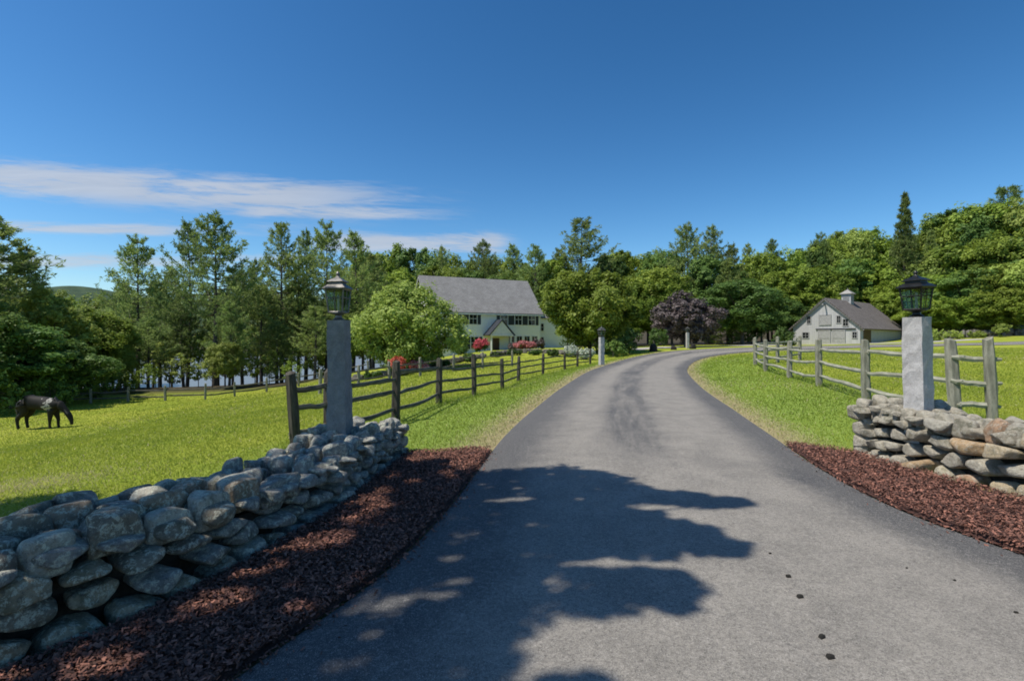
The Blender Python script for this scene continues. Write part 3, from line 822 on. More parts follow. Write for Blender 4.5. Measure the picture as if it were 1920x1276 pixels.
def rail_mesh(L, rng, r=.05, over=.1):
    mb = MB(); n = 9; pts = []; rad = []
    bend = rng.normal() * .025; bend2 = rng.normal() * .025
    for i in range(n + 1):
        t = i / n; x = -over + (L + 2 * over) * t
        pts.append((x, bend * math.sin(math.pi * t) + rng.normal() * .006, bend2 * math.sin(math.pi * t) - .015 * math.sin(math.pi * t) + rng.normal() * .006))
        rad.append(r * (.45 + .55 * min(1, 6 * min(t, 1 - t) + .1)) * (1 + rng.normal() * .06))
    mb.tube(pts, rad, 6, .72); return mb
def fence(name, label, pts, rails, wood, railm, w=.13, d=.11, rr=.05, seed=5, grp='split rail fences round the paddocks', skip=()):
    """pts: (x, y, post height, lean)"""
    rng = np.random.default_rng(seed)
    org = Vector((pts[0][0], pts[0][1], H(pts[0][0], pts[0][1])))
    root = empty('rail_fence', org); tag(root, label, 'fence', grp)
    for i, (x, y, h, lean) in enumerate(pts):
        j = min(i, len(pts) - 2); dx = pts[j + 1][0] - pts[j][0]; dy = pts[j + 1][1] - pts[j][1]; an = math.atan2(dy, dx)
        o = post_mesh(h, d, w, rng).build('post', wood, root)
        o.location = Vector((x, y, H(x, y))) - org; o.rotation_euler = (rng.normal() * .02, lean + rng.normal() * .015, an)
    for i in range(len(pts) - 1):
        if i in skip: continue
        (x0, y0, h0, l0), (x1, y1, h1, l1) = pts[i], pts[i + 1]
        for k in range(rails):
            fr = (k + .62) / (rails + .18)
            z0 = H(x0, y0) + 1.14 * min(h0, h1) / 1.25 * fr + .05 + rng.normal() * .03; z1 = H(x1, y1) + 1.14 * min(h0, h1) / 1.25 * fr + .05 + rng.normal() * .03
            a = Vector((x0 + math.sin(l0) * .5 * fr, y0, z0)); c = Vector((x1 + math.sin(l1) * .5 * fr, y1, z1)); dv = c - a
            o = rail_mesh(dv.length, rng, rr).build('rail', railm, root)
            o.matrix_local = Matrix.Translation(a - org) @ dv.to_track_quat('X', 'Z').to_matrix().to_4x4() @ Matrix.Translation((0, rng.normal() * .012, 0))
    return root
fence('rail_fence', 'dark split rail fence beside the left verge of the drive',
      [(-3.06, 7.25, 1.10, -.09), (-2.78, 7.75, 1.08, .0), (-2.18, 9.6, 1.12, 0), (-1.86, 13, 1.13, .02), (-1.2, 16.2, 1.28, 0), (-.38, 20, 1.16, 0), (.3, 24, 1.15, .03), (1.75, 29, 1.15, 0), (3.4, 33, 1.12, -.03), (4.6, 36, 1.12, 0), (5.9, 38.6, 1.1, 0)],
      3, M['wood_dark'], M['rail_l'], .15, .13, .043, 5)
fence('rail_fence', 'weathered pale split rail fence beside the right verge of the drive',
      [(7.75, 8.25, 1.36, .03), (7.33, 8.45, 1.34, .13), (7.68, 11.1, 1.32, 0), (8.64, 14.4, 1.32, 0), (9.75, 18.0, 1.30, .02), (10.5, 21.2, 1.3, -.03), (11.55, 24.3, 1.3, .02), (13.6, 26.2, 1.3, 0), (15.9, 28.3, 1.3, .03)],
      3, M['wood'], M['rail_r'], .17, .14, .05, 8)
fence('rail_fence', 'low grey rail fence along the far edge of the left field',
      [(X(-60, 31), 31, 1.1, 0), (X(20, 33), 33, 1.1, 0), (X(100, 35), 35, 1.1, 0.02), (X(170, 36), 36, 1.05, 0), (X(240, 37), 37, 1.05, 0), (X(310, 37.5), 37.5, 1.1, 0), (X(385, 38), 38, 1.2, 0), (X(440, 39), 39, 1.1, 0), (X(500, 40), 40, 1.1, 0), (X(560, 42), 42, 1.1, 0), (X(620, 44), 44, 1.1, 0), (X(690, 45), 45, 1.1, 0)],
      2, M['wood'], M['rail_l'], .16, .16, .06, 13)
fence('rail_fence', 'grey rail fence below the light green tree before the house',
      [(X(600, 25), 25, 1.2, 0), (X(672, 27), 27, 1.1, 0), (X(730, 29), 29, 1.1, 0), (X(788, 31), 31, 1.1, 0), (X(850, 33), 33, 1.1, 0), (X(905, 35), 35, 1.1, 0), (X(960, 37), 37, 1.1, 0)],
      2, M['wood'], M['rail_l'], .15, .15, .05, 14)

# ------------------------------------------------------------------ vegetation
def leaves(P, Nn, size, rng, asp=.62):
    n = len(P); Nn = unit(Nn); t = unit(np.cross(Nn, rdir(n, rng))); w = np.cross(Nn, t)
    s = size * rng.uniform(.6, 1.35, n)
    U = t * s[:, None]; W = w * (s * asp)[:, None]
    Vs = np.stack([P - U, P - W * .9 + U * .1, P + U, P + W * .9 + U * .1], 1).reshape(-1, 3)
    return Vs, np.arange(4 * n).reshape(n, 4)

def deciduous(seed, Ht, Rd, base, nl=13, ns=15, nf=60, size=.2, flat=1.0, drop=0.0, trunk_r=.2, lobes=None, lobe_r=(.30, .46), stems=1, droopy=0.0, limb=1.0, keep=None, fray=(.5, 1.12)):
    rng = np.random.default_rng(seed)
    cz = (base + Ht) / 2; hz = (Ht - base) / 2
    L = []
    if lobes is None:
        for i in range(nl):
            # spread on a spiral so the outline is uneven but full
            t = (i + .5) / nl; ph = i * 2.39996 + rng.uniform(-.5, .5); zz = 1 - 2 * t + rng.uniform(-.12, .12); zz = max(-.95, min(.98, zz)); rr = math.sqrt(1 - zz * zz)
            k = rng.uniform(.5, .78)
            wz = 1.0 if zz > -.3 else .85
            L.append((np.array([rr * math.cos(ph) * Rd * k * wz, rr * math.sin(ph) * Rd * k * wz, cz + zz * hz * rng.uniform(.62, .8)]), Rd * rng.uniform(*lobe_r) * flat))
        L.append((np.array([0, 0, cz + hz * .05]), Rd * .5))
    else: L = lobes
    Vs, Fs, Ts = [], [], []; off = 0
    C = np.array([0, 0, cz])
    for c, lr in L:
        lt = rng.uniform(-.12, .12)
        D = rdir(ns, rng); D = unit(D + unit((c - C)[None] + 1e-6) * .45 + np.array([0, 0, .15]))
        sp = c + D * lr * rng.uniform(.55, 1.12, (ns, 1))
        for q, d in zip(sp, D):
            sr = lr * rng.uniform(.26, .5); n = int(nf * rng.uniform(.6, 1.4)); dd = unit(rdir(n, rng) + d * .35 + np.array([0, 0, .12]))
            P = q + dd * sr * (rng.random((n, 1)) ** fray[0]) * fray[1]
            P[:, 2] -= droopy * rng.random(n) ** 2
            nn = dd * .8 + d * .5 + np.array([0, 0, .35]) + rng.normal(size=(n, 3)) * .5
            if keep is not None:
                kk = keep(P); P = P[kk]; nn = nn[kk]; n = len(P)
                if n == 0: continue
            v, f = leaves(P, nn, size, rng); Vs.append(v); Fs.append(f + off); off += len(v)
            Ts.append(np.clip(.5 + lt + rng.uniform(-.14, .14) + rng.normal(size=n) * .17, 0, 1))
    # loose leaves beyond the outline
    cm = mesh_np('crown', np.concatenate(Vs), np.concatenate(Fs), tint=np.concatenate(Ts))
    mb = MB()
    for s_ in range(stems):
        an = s_ * 2.4; bx_, by_ = (.25 * math.cos(an), .25 * math.sin(an)) if stems > 1 else (0, 0)
        tx, ty = bx_ * 4 + rng.normal() * .15, by_ * 4 + rng.normal() * .15; tt = base + (Ht - base) * .72
        mb.tube([(bx_, by_, -.4), (bx_ * 1.1, by_ * 1.1, .15), (bx_ + (tx - bx_) * .3, by_ + (ty - by_) * .3, tt * .4), (tx * .7, ty * .7, tt * .7), (tx, ty, tt)], [trunk_r * 1.5, trunk_r, trunk_r * .8, trunk_r * .5, trunk_r * .15], 8)
    for c, lr in L:
        z0 = min(max(base * .8, c[2] * .55), c[2] - .1); s0 = np.array([0, 0, z0]); md = (s0 + c) / 2 + np.array([0, 0, -.08 * Rd])
        mb.tube([s0, md, c, c + unit(c - C) * lr * .6], [trunk_r * .5 * limb, trunk_r * .33 * limb, trunk_r * .18 * limb, trunk_r * .06 * limb], 5)
    tm = mb.mesh('trunk', smooth=True)
    return tm, cm

def pine(seed, Ht, Rd, base, whorl=.85, nb=5, tuft=11, nq=8, size=.26, conic=0.0, ragged=.35, up=.25):
    rng = np.random.default_rng(seed); mb = MB()
    sway = rng.normal(size=2) * .25
    tp = lambda z: np.array([sway[0] * math.sin(z / Ht * 3), sway[1] * math.sin(z / Ht * 2.3 + .5) - sway[1] * math.sin(.5), z])
    mb.tube([tp(z) if z > 0 else (0, 0, -.5) for z in (-.5, .3, Ht * .25, Ht * .5, Ht * .75, Ht)], [.30, .25, .21, .15, .08, .02], 8)
    Vs, Fs, Ts = [], [], []; off = 0; z = base
    while z < Ht - .15:
        t = (z - base) / (Ht - base)
        prof = (1 - t) ** (.75 + .4 * conic) * (1.0 if conic > .5 else (.62 + .75 * math.sin(min(1, t * 2.2 + .25) * math.pi * .55)))
        k = max(2, int(nb + rng.integers(-1, 2))); a0 = rng.random() * 6.28
        for j in range(k):
            if rng.random() < .12 * (1 - conic): continue
            Lb = Rd * prof * rng.uniform(1 - ragged, 1 + ragged * .55) + .25
            a = a0 + j * 6.283 / k + rng.normal() * .3; zz = z + rng.normal() * .2
            s0 = tp(zz); dz = (up * rng.uniform(.2, 1.6) - .12 * conic * 3 + .5 * t)
            dirn = np.array([math.cos(a), math.sin(a), 0])
            fn = lambda q: s0 + dirn * Lb * q + np.array([0, 0, Lb * (dz * q * .6 + .22 * q ** 3 - .10 * math.sin(q * 3.14))])
            mb.tube([fn(0), fn(.5), fn(1)], [.05 * (1 - t) + .02, .03, .012], 4)
            nt_ = max(3, int(tuft * (Lb / Rd + .25) * 1.25)); q = rng.uniform(.22, 1.03, nt_) ** .8
            side = np.array([-dirn[1], dirn[0], 0]); sw = Lb * .30 * (1 - q * .55) * rng.normal(size=nt_) * .9
            P0 = np.array([fn(x) for x in q]) + side * sw[:, None] + np.array([0, 0, 1]) * (rng.normal(size=nt_) * .06 + .03)[:, None]
            P = np.repeat(P0, nq, 0); n = len(P)
            dd = unit(rng.normal(size=(n, 3)) * .75 + dirn * .55 + np.array([0, 0, .42])); P = P + dd * size * rng.uniform(.2, .9, (n, 1)) + rng.normal(size=(n, 3)) * .09
            w = unit(np.cross(dd, rdir(n, rng))); s = size * rng.uniform(.6, 1.2, n)
            U = dd * s[:, None] * .8; W = w * s[:, None] * .21
            v = np.stack([P - U - W * .5, P - U * .2 + W * -1.0, P + U, P - U * .2 + W], 1).reshape(-1, 3)
            Vs.append(v); Fs.append(np.arange(4 * n).reshape(n, 4) + off); off += len(v)
            Ts.append(np.clip(.42 + .25 * rng.normal() * .6 + rng.normal(size=n) * .16, 0, 1))
        z += whorl * rng.uniform(.65, 1.3) * (1 - .35 * t)
    return mb.mesh('trunk', smooth=True), mesh_np('crown', np.concatenate(Vs), np.concatenate(Fs), tint=np.concatenate(Ts))

PRO = {}
def proto(key, meshes, Ht, Rd, bark, leaf):
    tm, cm = meshes; tm.materials.append(bark); cm.materials.append(leaf)
    co_ = np.empty(len(cm.vertices) * 3, np.float32); cm.vertices.foreach_get('co', co_); co_ = co_.reshape(-1, 3)
    PRO[key] = (tm, cm, float(co_[:, 2].max()), float(np.percentile(np.hypot(co_[:, 0], co_[:, 1]), 97)))
def recol(key, new, leaf):
    tm, cm, h, r = PRO[key]; c2 = cm.copy(); c2.materials.clear(); c2.materials.append(leaf); PRO[new] = (tm, c2, h, r)
for i in range(5):
    proto('d%d' % i, deciduous(100 + i, 15, 5, [3.0, 2.2, 4.0, 2.5, 3.4][i], nl=[15, 13, 17, 14, 16][i], ns=19, nf=76, size=.19, trunk_r=.24), 15, 5, M['bark'], M['leaf'])
    recol('d%d' % i, 'k%d' % i, M['leaf_dark']); recol('d%d' % i, 'l%d' % i, M['leaf_light'])
for i in range(5):
    proto('p%d' % i, pine(200 + i, 18, 3.7, [5.5, 6.5, 5.0, 7.5, 6.0][i], whorl=.8, tuft=14, nq=8, ragged=[.4, .35, .45, .5, .4][i]), 18, 3.7, M['bark'], M['needle'])
for i in range(2):
    proto('s%d' % i, pine(300 + i, 18, 3.6, 1.5, whorl=.6, nb=7, tuft=13, nq=9, conic=1.0, ragged=.22, up=.02), 18, 3.6, M['bark'], M['needle'])
proto('hem', pine(310, 16, 4.6, 1.0, whorl=.62, nb=6, tuft=15, nq=9, conic=.6, ragged=.35, up=.0), 16, 4.6, M['bark'], M['needle'])

trng = random.Random(21)
PLANTED = []
def plant(kind, px, top, Y, wpx, label, cat='tree', group=None, name=None, zoff=0):
    x = X(px, Y); z = H(x, Y) + zoff; tm, cm, h0, r0 = PRO[kind]
    h = (638 - top) / F * Y + EYE - z
    sxy = (wpx / F * Y / 2) / r0 * (1.1 if kind[0] == 'p' else 1.06)
    nm = name or ('pine_tree' if kind[0] == 'p' else 'conifer_tree' if kind in ('s0', 's1', 'hem') else 'leafy_tree')
    root = empty(nm, (x, Y, z), trng.random() * 6.283); root.scale = (sxy, sxy, h / h0)
    tag(root, label, cat, group)
    link('trunk', tm, None, root); link('crown', cm, None, root)
    PLANTED.append((px, Y)); return root

proto('sap', deciduous(420, 7, 2.2, 1.2, nl=9, ns=9, nf=26, size=.13, trunk_r=.06, lobe_r=(.22, .4)), 7, 2.2, M['bark'], M['leaf_light'])
proto('sap2', deciduous(421, 7, 2.0, .6, nl=10, ns=8, nf=24, size=.13, trunk_r=.05, lobe_r=(.25, .45)), 7, 2.0, M['bark'], M['leaf'])
# lone garden trees
proto('lime', deciduous(401, 6.6, 3.6, .35, nl=18, ns=20, nf=90, size=.115, trunk_r=.11, lobe_r=(.30, .44), stems=3, droopy=.35), 6.6, 3.6, M['bark_grey'], M['leaf_light'])
proto('maple', deciduous(402, 8.4, 4.3, .7, nl=20, ns=20, nf=80, size=.15, trunk_r=.2, lobe_r=(.26, .40)), 8.4, 4.3, M['bark'], M['leaf'])
proto('copper', deciduous(403, 7.4, 4.2, 1.0, nl=18, ns=17, nf=66, size=.16, trunk_r=.17, lobe_r=(.26, .38)), 7.4, 4.2, M['bark_grey'], M['leaf_copper'])
plant('lime', 763, 522, 38, 188, 'light green multi stemmed tree covering the left end of the house')
plant('maple', 1106, 502, 50, 168, 'round green tree standing to the right of the house')
plant('copper', 1285, 543, 62, 126, 'round copper purple leaved tree beyond the bend of the drive')

# left end of the field
G1 = 'trees along the left edge of the field'
plant('p2', -8, 398, 37, 215, 'tall dark pine cut off by the left edge of the photo', group=G1)
plant('hem', -70, 470, 34, 260, 'broad dark conifer at the very left behind the horse', group=G1)
plant('l1', 78, 535, 40, 150, 'bright yellow green tree rising above the dark bushes behind the horse', group=G1)
plant('k0', 25, 600, 33.5, 190, 'dense dark green tree directly behind the horse', group=G1)
plant('k3', 120, 628, 36, 150, 'low dark rounded tree to the right of the horse', group=G1)
plant('d2', 165, 575, 45, 130, 'mid green tree leaning over the right side of the dark trees by the horse', group=G1)
plant('k1', -60, 560, 31, 170, 'dark green tree cut off by the photo edge left of the horse', group=G1)
plant('hem', 45, 455, 44, 170, 'layered dark conifer between leftmost pine and the gap of sky', group=G1)
# pines by the lake
G2 = 'tall pines between the field and the lake'
plant('p0', 258, 438, 56, 120, 'isolated pyramid topped pine, leftmost of the lakeside pines', group=G2)
plant('p3', 402, 392, 50, 150, 'tallest lakeside pine with a broad open crown', group=G2)
plant('p1', 350, 405, 57, 105, 'slim open pine just left of the tallest lakeside pine', group=G2)
plant('p4', 528, 411, 56, 112, 'tall dark pine midway between tallest pine and left lantern', group=G2)
plant('p2', 572, 424, 64, 95, 'tall pine just left of the left lantern', group=G2)
plant('p0', 612, 410, 60, 105, 'tall pine rising right behind the left lantern', group=G2)
plant('p1', 662, 426, 58, 105, 'dark pine immediately right of the left lantern', group=G2)
plant('p3', 695, 470, 66, 95, 'shorter dark pine between left lantern and the light green tree', group=G2)
for i, (px, top, Y, w) in enumerate([(225, 545, 60, 110), (300, 520, 63, 120), (345, 540, 54, 90), (455, 500, 62, 120), (490, 530, 55, 100), (560, 520, 58, 110), (640, 520, 56, 110), (430, 560, 47, 80), (278, 590, 49, 85), (590, 570, 50, 90), (520, 600, 52, 80)]):
    plant('p%d' % (i % 5), px, top, Y, w, 'shorter understorey pine filling in among the tall lakeside pines', group='understorey pines by the lake')
for i, (px, top, Y, w) in enumerate([(200, 600, 50, 80), (620, 555, 78, 110), (680, 540, 74, 100), (150, 560, 95, 130), (195, 552, 110, 120), (110, 548, 120, 140)]):
    plant(('d%d' if i % 3 else 'l%d') % (i % 5), px, top, Y, w, 'mid green leafy tree mixed in behind the lakeside pines', group='leafy trees behind the lakeside pines')
for i, (px, top, Y, w) in enumerate([(212, 600, 47, 85), (655, 575, 56, 80)]):
    plant(('l%d', 'd%d')[i % 2] % (i % 5), px, top, Y, w, 'young leafy tree growing under the tall lakeside pines', group='young trees under the lakeside pines')
plant('l2', 422, 640, 45, 62, 'small bright green sapling tree at the field fence below the tallest pine')

for i, (px, top, Y, w) in enumerate([(285, 520, 66, 80), (322, 500, 70, 80), (436, 495, 66, 80), (480, 480, 70, 80), (545, 500, 68, 80), (632, 490, 66, 80), (300, 545, 60, 70), (410, 540, 70, 80), (520, 545, 72, 80), (575, 545, 58, 70), (235, 520, 70, 80)]):
    plant('p%d' % ((i * 2 + 1) % 5), px, top, Y, w, 'mid height pine with a bare lower trunk crowded in the lakeside grove', group='crowded pines of the lakeside grove')
for i, (px, top, Y, w) in enumerate([(225, 650, 50, 50), (250, 615, 56, 60), (292, 640, 52, 55), (318, 600, 60, 60), (345, 660, 47, 50), (372, 625, 55, 55), (452, 650, 48, 55), (478, 610, 58, 60), (505, 655, 50, 50), (535, 620, 56, 60), (572, 640, 52, 55), (598, 600, 60, 60), (640, 640, 54, 55), (275, 680, 44, 40), (398, 668, 46, 45), (548, 675, 46, 40)]):
    plant(('sap', 'sap2')[i % 2], px, top, Y, w, 'thin see through sapling between the trunks of the lakeside grove', group='saplings in the lakeside grove')
# behind the house and round tree
G3 = 'leafy trees of the wood behind the house'
for i, (px, top, Y, w) in enumerate([(700, 462, 98, 110), (742, 456, 104, 100), (788, 462, 100, 110), (862, 468, 104, 110), (925, 478, 100, 110), (880, 500, 92, 100), (985, 488, 94, 100), (830, 495, 90, 110), (950, 505, 88, 110), (750, 500, 90, 110), (1040, 480, 92, 110), (1140, 475, 96, 110), (1172, 468, 100, 110), (1215, 460, 104, 100), (1250, 466, 98, 110), (1230, 500, 82, 120), (1180, 530, 80, 110), (1330, 478, 90, 120), (1160, 560, 72, 100), (1260, 540, 78, 100)]):
    plant(('d%d', 'd%d', 'k%d')[i % 3] % (i % 5), px, top, Y, w, 'leafy green tree in the wood behind house and drive bend', group=G3)
plant('l3', 1064, 508, 64, 62, 'light green tree between the house wing and the round tree')
G4 = 'pines standing out of the wood behind the house'
plant('p2', 828, 457, 96, 70, 'dark pine top above the left half of the house roof', group=G4)
plant('p3', 906, 446, 94, 85, 'bushy topped pine above the middle of the house roof', group=G4)
plant('p1', 960, 452, 92, 75, 'dark pine above the right end of the house ridge', group=G4)
plant('p0', 1003, 455, 88, 75, 'dark slim pine just right of the house roof', group=G4)
plant('p4', 1092, 404, 90, 130, 'broadest and tallest pine, behind the round green tree', group=G4)
plant('p0', 1048, 462, 92, 70, 'shorter pine at left shoulder of the tallest pine behind the house', group=G4)
plant('p3', 1288, 414, 92, 100, 'left of the twin pines above the copper tree', group=G4)
plant('p2', 1336, 417, 94, 95, 'right of the twin pines above the copper tree', group=G4)
plant('p1', 1372, 452, 90, 70, 'small pine at the right shoulder of the twin pines', group=G4)
plant('k4', 1392, 520, 73, 150, 'large dark green tree to the right of the copper tree')
plant('hem', 1365, 480, 80, 110, 'dark conifer behind the large dark tree by the drive bend')
plant('k2', 1428, 570, 80, 80, 'dark tree between the large dark tree and the barn')

# the wood behind the barn and up the right hill
G5 = 'leafy trees of the wood behind the barn'
row = [(1415, 470, 96, 100), (1470, 462, 98, 110), (1512, 465, 102, 100), (1552, 445, 104, 110), (1590, 428, 108, 110), (1628, 424, 110, 110), (1662, 438, 106, 110), (1722, 432, 104, 110), (1762, 398, 106, 120), (1805, 386, 102, 130), (1852, 372, 100, 140), (1905, 362, 96, 150), (1955, 370, 94, 150),
       (1440, 510, 90, 110), (1490, 500, 92, 120), (1535, 495, 94, 110), (1580, 480, 95, 120), (1630, 485, 96, 120), (1680, 480, 95, 120), (1735, 470, 93, 120), (1785, 455, 90, 130), (1835, 440, 88, 130), (1890, 430, 84, 140), (1945, 430, 82, 140),
       (1460, 560, 84, 90), (1510, 545, 88, 90), (1560, 530, 92, 100), (1620, 530, 94, 100), (1668, 525, 90, 100), (1715, 520, 86, 110), (1765, 510, 82, 110), (1815, 500, 78, 120), (1870, 490, 76, 130), (1925, 480, 74, 130), (1740, 560, 78, 90), (1795, 555, 76, 90), (1850, 545, 74, 100), (1905, 545, 72, 100)]
for i, (px, top, Y, w) in enumerate(row):
    plant(('d%d', 'd%d', 'l%d', 'd%d', 'k%d', 'd%d')[(i * 5 + i // 6) % 6] % ((i * 3) % 5), px, top, Y, w, 'leafy green tree massed in the wood behind the barn', group=G5)
G6 = 'pines standing out of the wood behind the barn'
plant('s0', 1697, 356, 92, 78, 'tall narrow spire shaped conifer left of the right lantern', group=G6)
plant('p1', 1448, 442, 98, 60, 'small dark pine tip above the wood left of the barn', group=G6)
plant('p0', 1538, 434, 102, 70, 'dark pine tip above the wood straight over the barn gable', group=G6)
plant('p2', 1403, 452, 98, 60, 'small dark pine tip midway between twin pines and barn', group=G6)
plant('p4', 1888, 343, 104, 120, 'highest pine at the top right of the wood', group=G6)
plant('s1', 1745, 428, 96, 70, 'short conifer directly right of the spire shaped conifer', group=G6)

# shadow-casting tree beside the gate, trunk just out of the frame on the left
SUN_EL, SUN_AZ = R(60), math.atan2(-.36, -.93)
SUN = np.array([math.cos(SUN_EL) * math.cos(SUN_AZ), math.cos(SUN_EL) * math.sin(SUN_AZ), math.sin(SUN_EL)])
TX, TY = -7.6, 1.2; TZ = H(TX, TY)
def up_to(gx_, gy_, h): return np.array([gx_ - TX, gy_ - TY, -TZ]) + SUN * (h / SUN[2])
lob = []
for gx_, gy_, rr, h in [(.25, 5.35, .48, 6.6), (-.25, 5.3, .45, 6.8), (.7, 5.2, .38, 7.0), (.75, 4.75, .38, 6.7), (1.25, 4.72, .22, 6.9), (1.65, 4.62, .17, 7.1), (2.0, 4.56, .11, 7.1),
                        (.95, 3.72, .27, 6.6), (1.22, 3.72, .3, 6.9), (1.45, 3.6, .16, 6.9), (.85, 2.95, .2, 6.8), (.45, 2.98, .27, 7.2), (.05, 4.35, .38, 7.5), (-.5, 4.6, .5, 7.2), (-.4, 3.75, .4, 7.6), (.1, 3.5, .35, 7.9), (-.4, 3.0, .5, 7.4), (-.38, 2.5, .32, 7.8), (-.7, 2.2, .5, 7.4), (.5, 4.1, .2, 7.3),
                        (-1.1, 4.1, .5, 7.8), (-1.5, 5.2, .5, 6.9), (-1.4, 3.3, .45, 8.0), (-1.7, 2.6, .6, 7.4), (-2.3, 4.4, .6, 7.2), (-2.6, 5.1, .6, 6.6), (-2.6, 3.5, .7, 8.4), (-2.5, 2.2, .7, 8.0), (-3.4, 4.6, .7, 7.4), (-3.6, 3.2, .8, 9.0), (-3.2, 1.8, .8, 8.4), (-4.6, 4.6, .7, 7.2), (-5.2, 4.9, .6, 6.4), (-5, 3.2, .9, 9.0), (-4.4, 1.6, .9, 9.2), (-6, 2.4, .9, 8.2), (-5.6, .6, .9, 8.6), (-3.4, .6, .8, 8.0), (-1.6, 1.3, .6, 8.2), (-.9, 1.5, .4, 7.6), (.3, 2.05, .13, 7.2), (.72, 4.2, .3, 7.0), (1.05, 4.15, .18, 7.2), (.5, 3.6, .22, 7.6), (.35, 4.75, .35, 7.2), (-1.9, 4.9, .5, 8.4), (-1.6, 5.6, .4, 7.6), (-2.0, 5.9, .35, 6.9), (-1.0, 5.0, .42, 8.2), (-1.1, 5.7, .3, 7.2), (-2.0, 3.9, .5, 8.9), (-2.2, 3.0, .5, 9.3), (-1.3, 2.4, .4, 8.6), (-1.5, 5.1, .4, 8.8), (-.9, 3.3, .4, 8.6), (-3.0, 2.6, .6, 9.4), (-2.7, 4.2, .5, 9.2)]:
    lob.append((up_to(gx_, gy_, h), rr * 1.0))
GAPS = [(-1.32, 3.67, .26, .20), (-1.25, 4.6, .22, .18), (-1.55, 2.85, .2, .16), (-.6, 6.0, .3, .14), (.02, 4.69, .24, .08), (-.38, 3.45, .13, .07), (.58, 3.32, .24, .05), (1.6, 4.2, .38, .06), (-1.8, 2.3, .2, .12),
        (-2.05, 3.4, .16, .12), (-1.75, 4.6, .1, .2), (-2.5, 2.75, .2, .12), (-1.65, 4.1, .1, .12), (-.95, 5.2, .12, .08), (-2.0, 5.2, .12, .12), (-2.9, 3.0, .2, .12), (-1.1, 2.75, .1, .07), (.1, 5.05, .1, .05)]
for _ in range(150):
    GAPS.append((trng.uniform(-2.6, 1.7), trng.uniform(2.0, 6.0), trng.uniform(.02, .08), trng.uniform(.015, .045)))
for _ in range(46):
    yy_ = trng.uniform(1.9, 6.3); GAPS.append((float(np.interp(yy_, PL[::-1, 1], PL[::-1, 0])) + trng.uniform(-.55, .5), yy_ + .1, trng.uniform(.06, .15), trng.uniform(.06, .13)))
def keep_leaf(P):
    W = P + np.array([TX, TY, TZ]); g_ = W[:, :2] - SUN[None, :2] / SUN[2] * W[:, 2:3]; k = np.ones(len(P), bool)
    for cx_, cy_, a_, b_ in GAPS: k &= ((g_[:, 0] - cx_) / a_) ** 2 + ((g_[:, 1] - cy_) / b_) ** 2 > 1 + .45 * np.sin(g_[:, 0] * 31 + 3 * g_[:, 1]) * np.sin(g_[:, 1] * 27)
    return k
tm, cm = deciduous(500, 10, 5, 5, ns=24, nf=70, size=.066, trunk_r=.22, lobes=lob, limb=.3, keep=keep_leaf, fray=(.75, 1.4))
root = empty('leafy_tree', (TX, TY, TZ)); tag(root, 'broad shade tree outside the frame whose shadow covers the drive and left wall', 'tree')
link('trunk', tm, M['bark'], root); link('crown', cm, M['leaf'], root)

# wood on the far shore, one mass
rng = np.random.default_rng(77); Vs, Fs, Ts = [], [], []; off = 0
for i in range(230):
    y = 150 + rng.random() * 190 + 60 * rng.random(); x = -1.25 * y + rng.random() * (y * 1.1); y = max(y, 428 + rng.random() * 40) if x < 10 else y
    x = -1.35 * y + rng.random() * (y * 1.35); r_ = rng.uniform(5, 8); n = 420; dd = rdir(n, rng); dd[:, 2] = np.abs(dd[:, 2])
    P = np.array([x, y, -8.5 + rng.uniform(3, 9)]) + dd * r_ * np.array([1, 1, 1.5]) * rng.uniform(.7, 1.05, (n, 1))
    v, f = leaves(P, dd + rng.normal(size=(n, 3)) * .5, 1.0, rng); Vs.append(v); Fs.append(f + off); off += len(v); Ts.append(np.clip(.4 + rng.normal() * .15 + rng.normal(size=n) * .15, 0, 1))
tag(link('far_wood', mesh_np('far_wood', np.concatenate(Vs), np.concatenate(Fs), tint=np.concatenate(Ts)), M['leaf']), 'distant green wood on the far side of the lake', 'wood', kind='stuff')

def shrub(px, Y, w, h, mat, label, name='shrub', bloom=None, seed=1, group=None, cat='shrub', dens=1.0):
    x = X(px, Y); rng = np.random.default_rng(seed); lobes = []
    nl = max(4, int(5 * w / max(h, .4)))
    for i in range(nl):
        a = rng.random() * 6.28; k = rng.uniform(.2, .8); lobes.append((np.array([math.cos(a) * w / 2 * k * .8, math.sin(a) * w / 2 * k * .6, h * rng.uniform(.3, .68)]), h * rng.uniform(.24, .36)))
    tm, cm = deciduous(seed, h, w / 2, h * .15, ns=10, nf=int(34 * dens), size=.055 + .02 * h, trunk_r=.03, lobes=lobes)
    root = empty(name, (x, Y, H(x, Y))); tag(root, label, cat, group)
    link('stem', tm, M['bark'], root); link('foliage', cm, mat, root)
    if bloom:
        Vs, Fs, Ts = [], [], []; off = 0
        for c, lr in lobes:
            n = int(60 * dens); dd = rdir(n, rng); dd[:, 2] = np.abs(dd[:, 2]) * .9 - .1; dd[:, 1] -= .3; dd = unit(dd)
            P0 = c + dd * lr * rng.uniform(.95, 1.5, (n, 1)); P = np.repeat(P0, 5, 0) + rng.normal(size=(n * 5, 3)) * .06
            v, f = leaves(P, np.repeat(dd, 5, 0) + rng.normal(size=(n * 5, 3)) * .5, .07, rng, .9); Vs.append(v); Fs.append(f + off); off += len(v); Ts.append(rng.random(n * 5))
        link('blossom', mesh_np('blossom', np.concatenate(Vs), np.concatenate(Fs), tint=np.concatenate(Ts)), bloom, root)
    return root
GS = 'shrubs planted in front of the house'
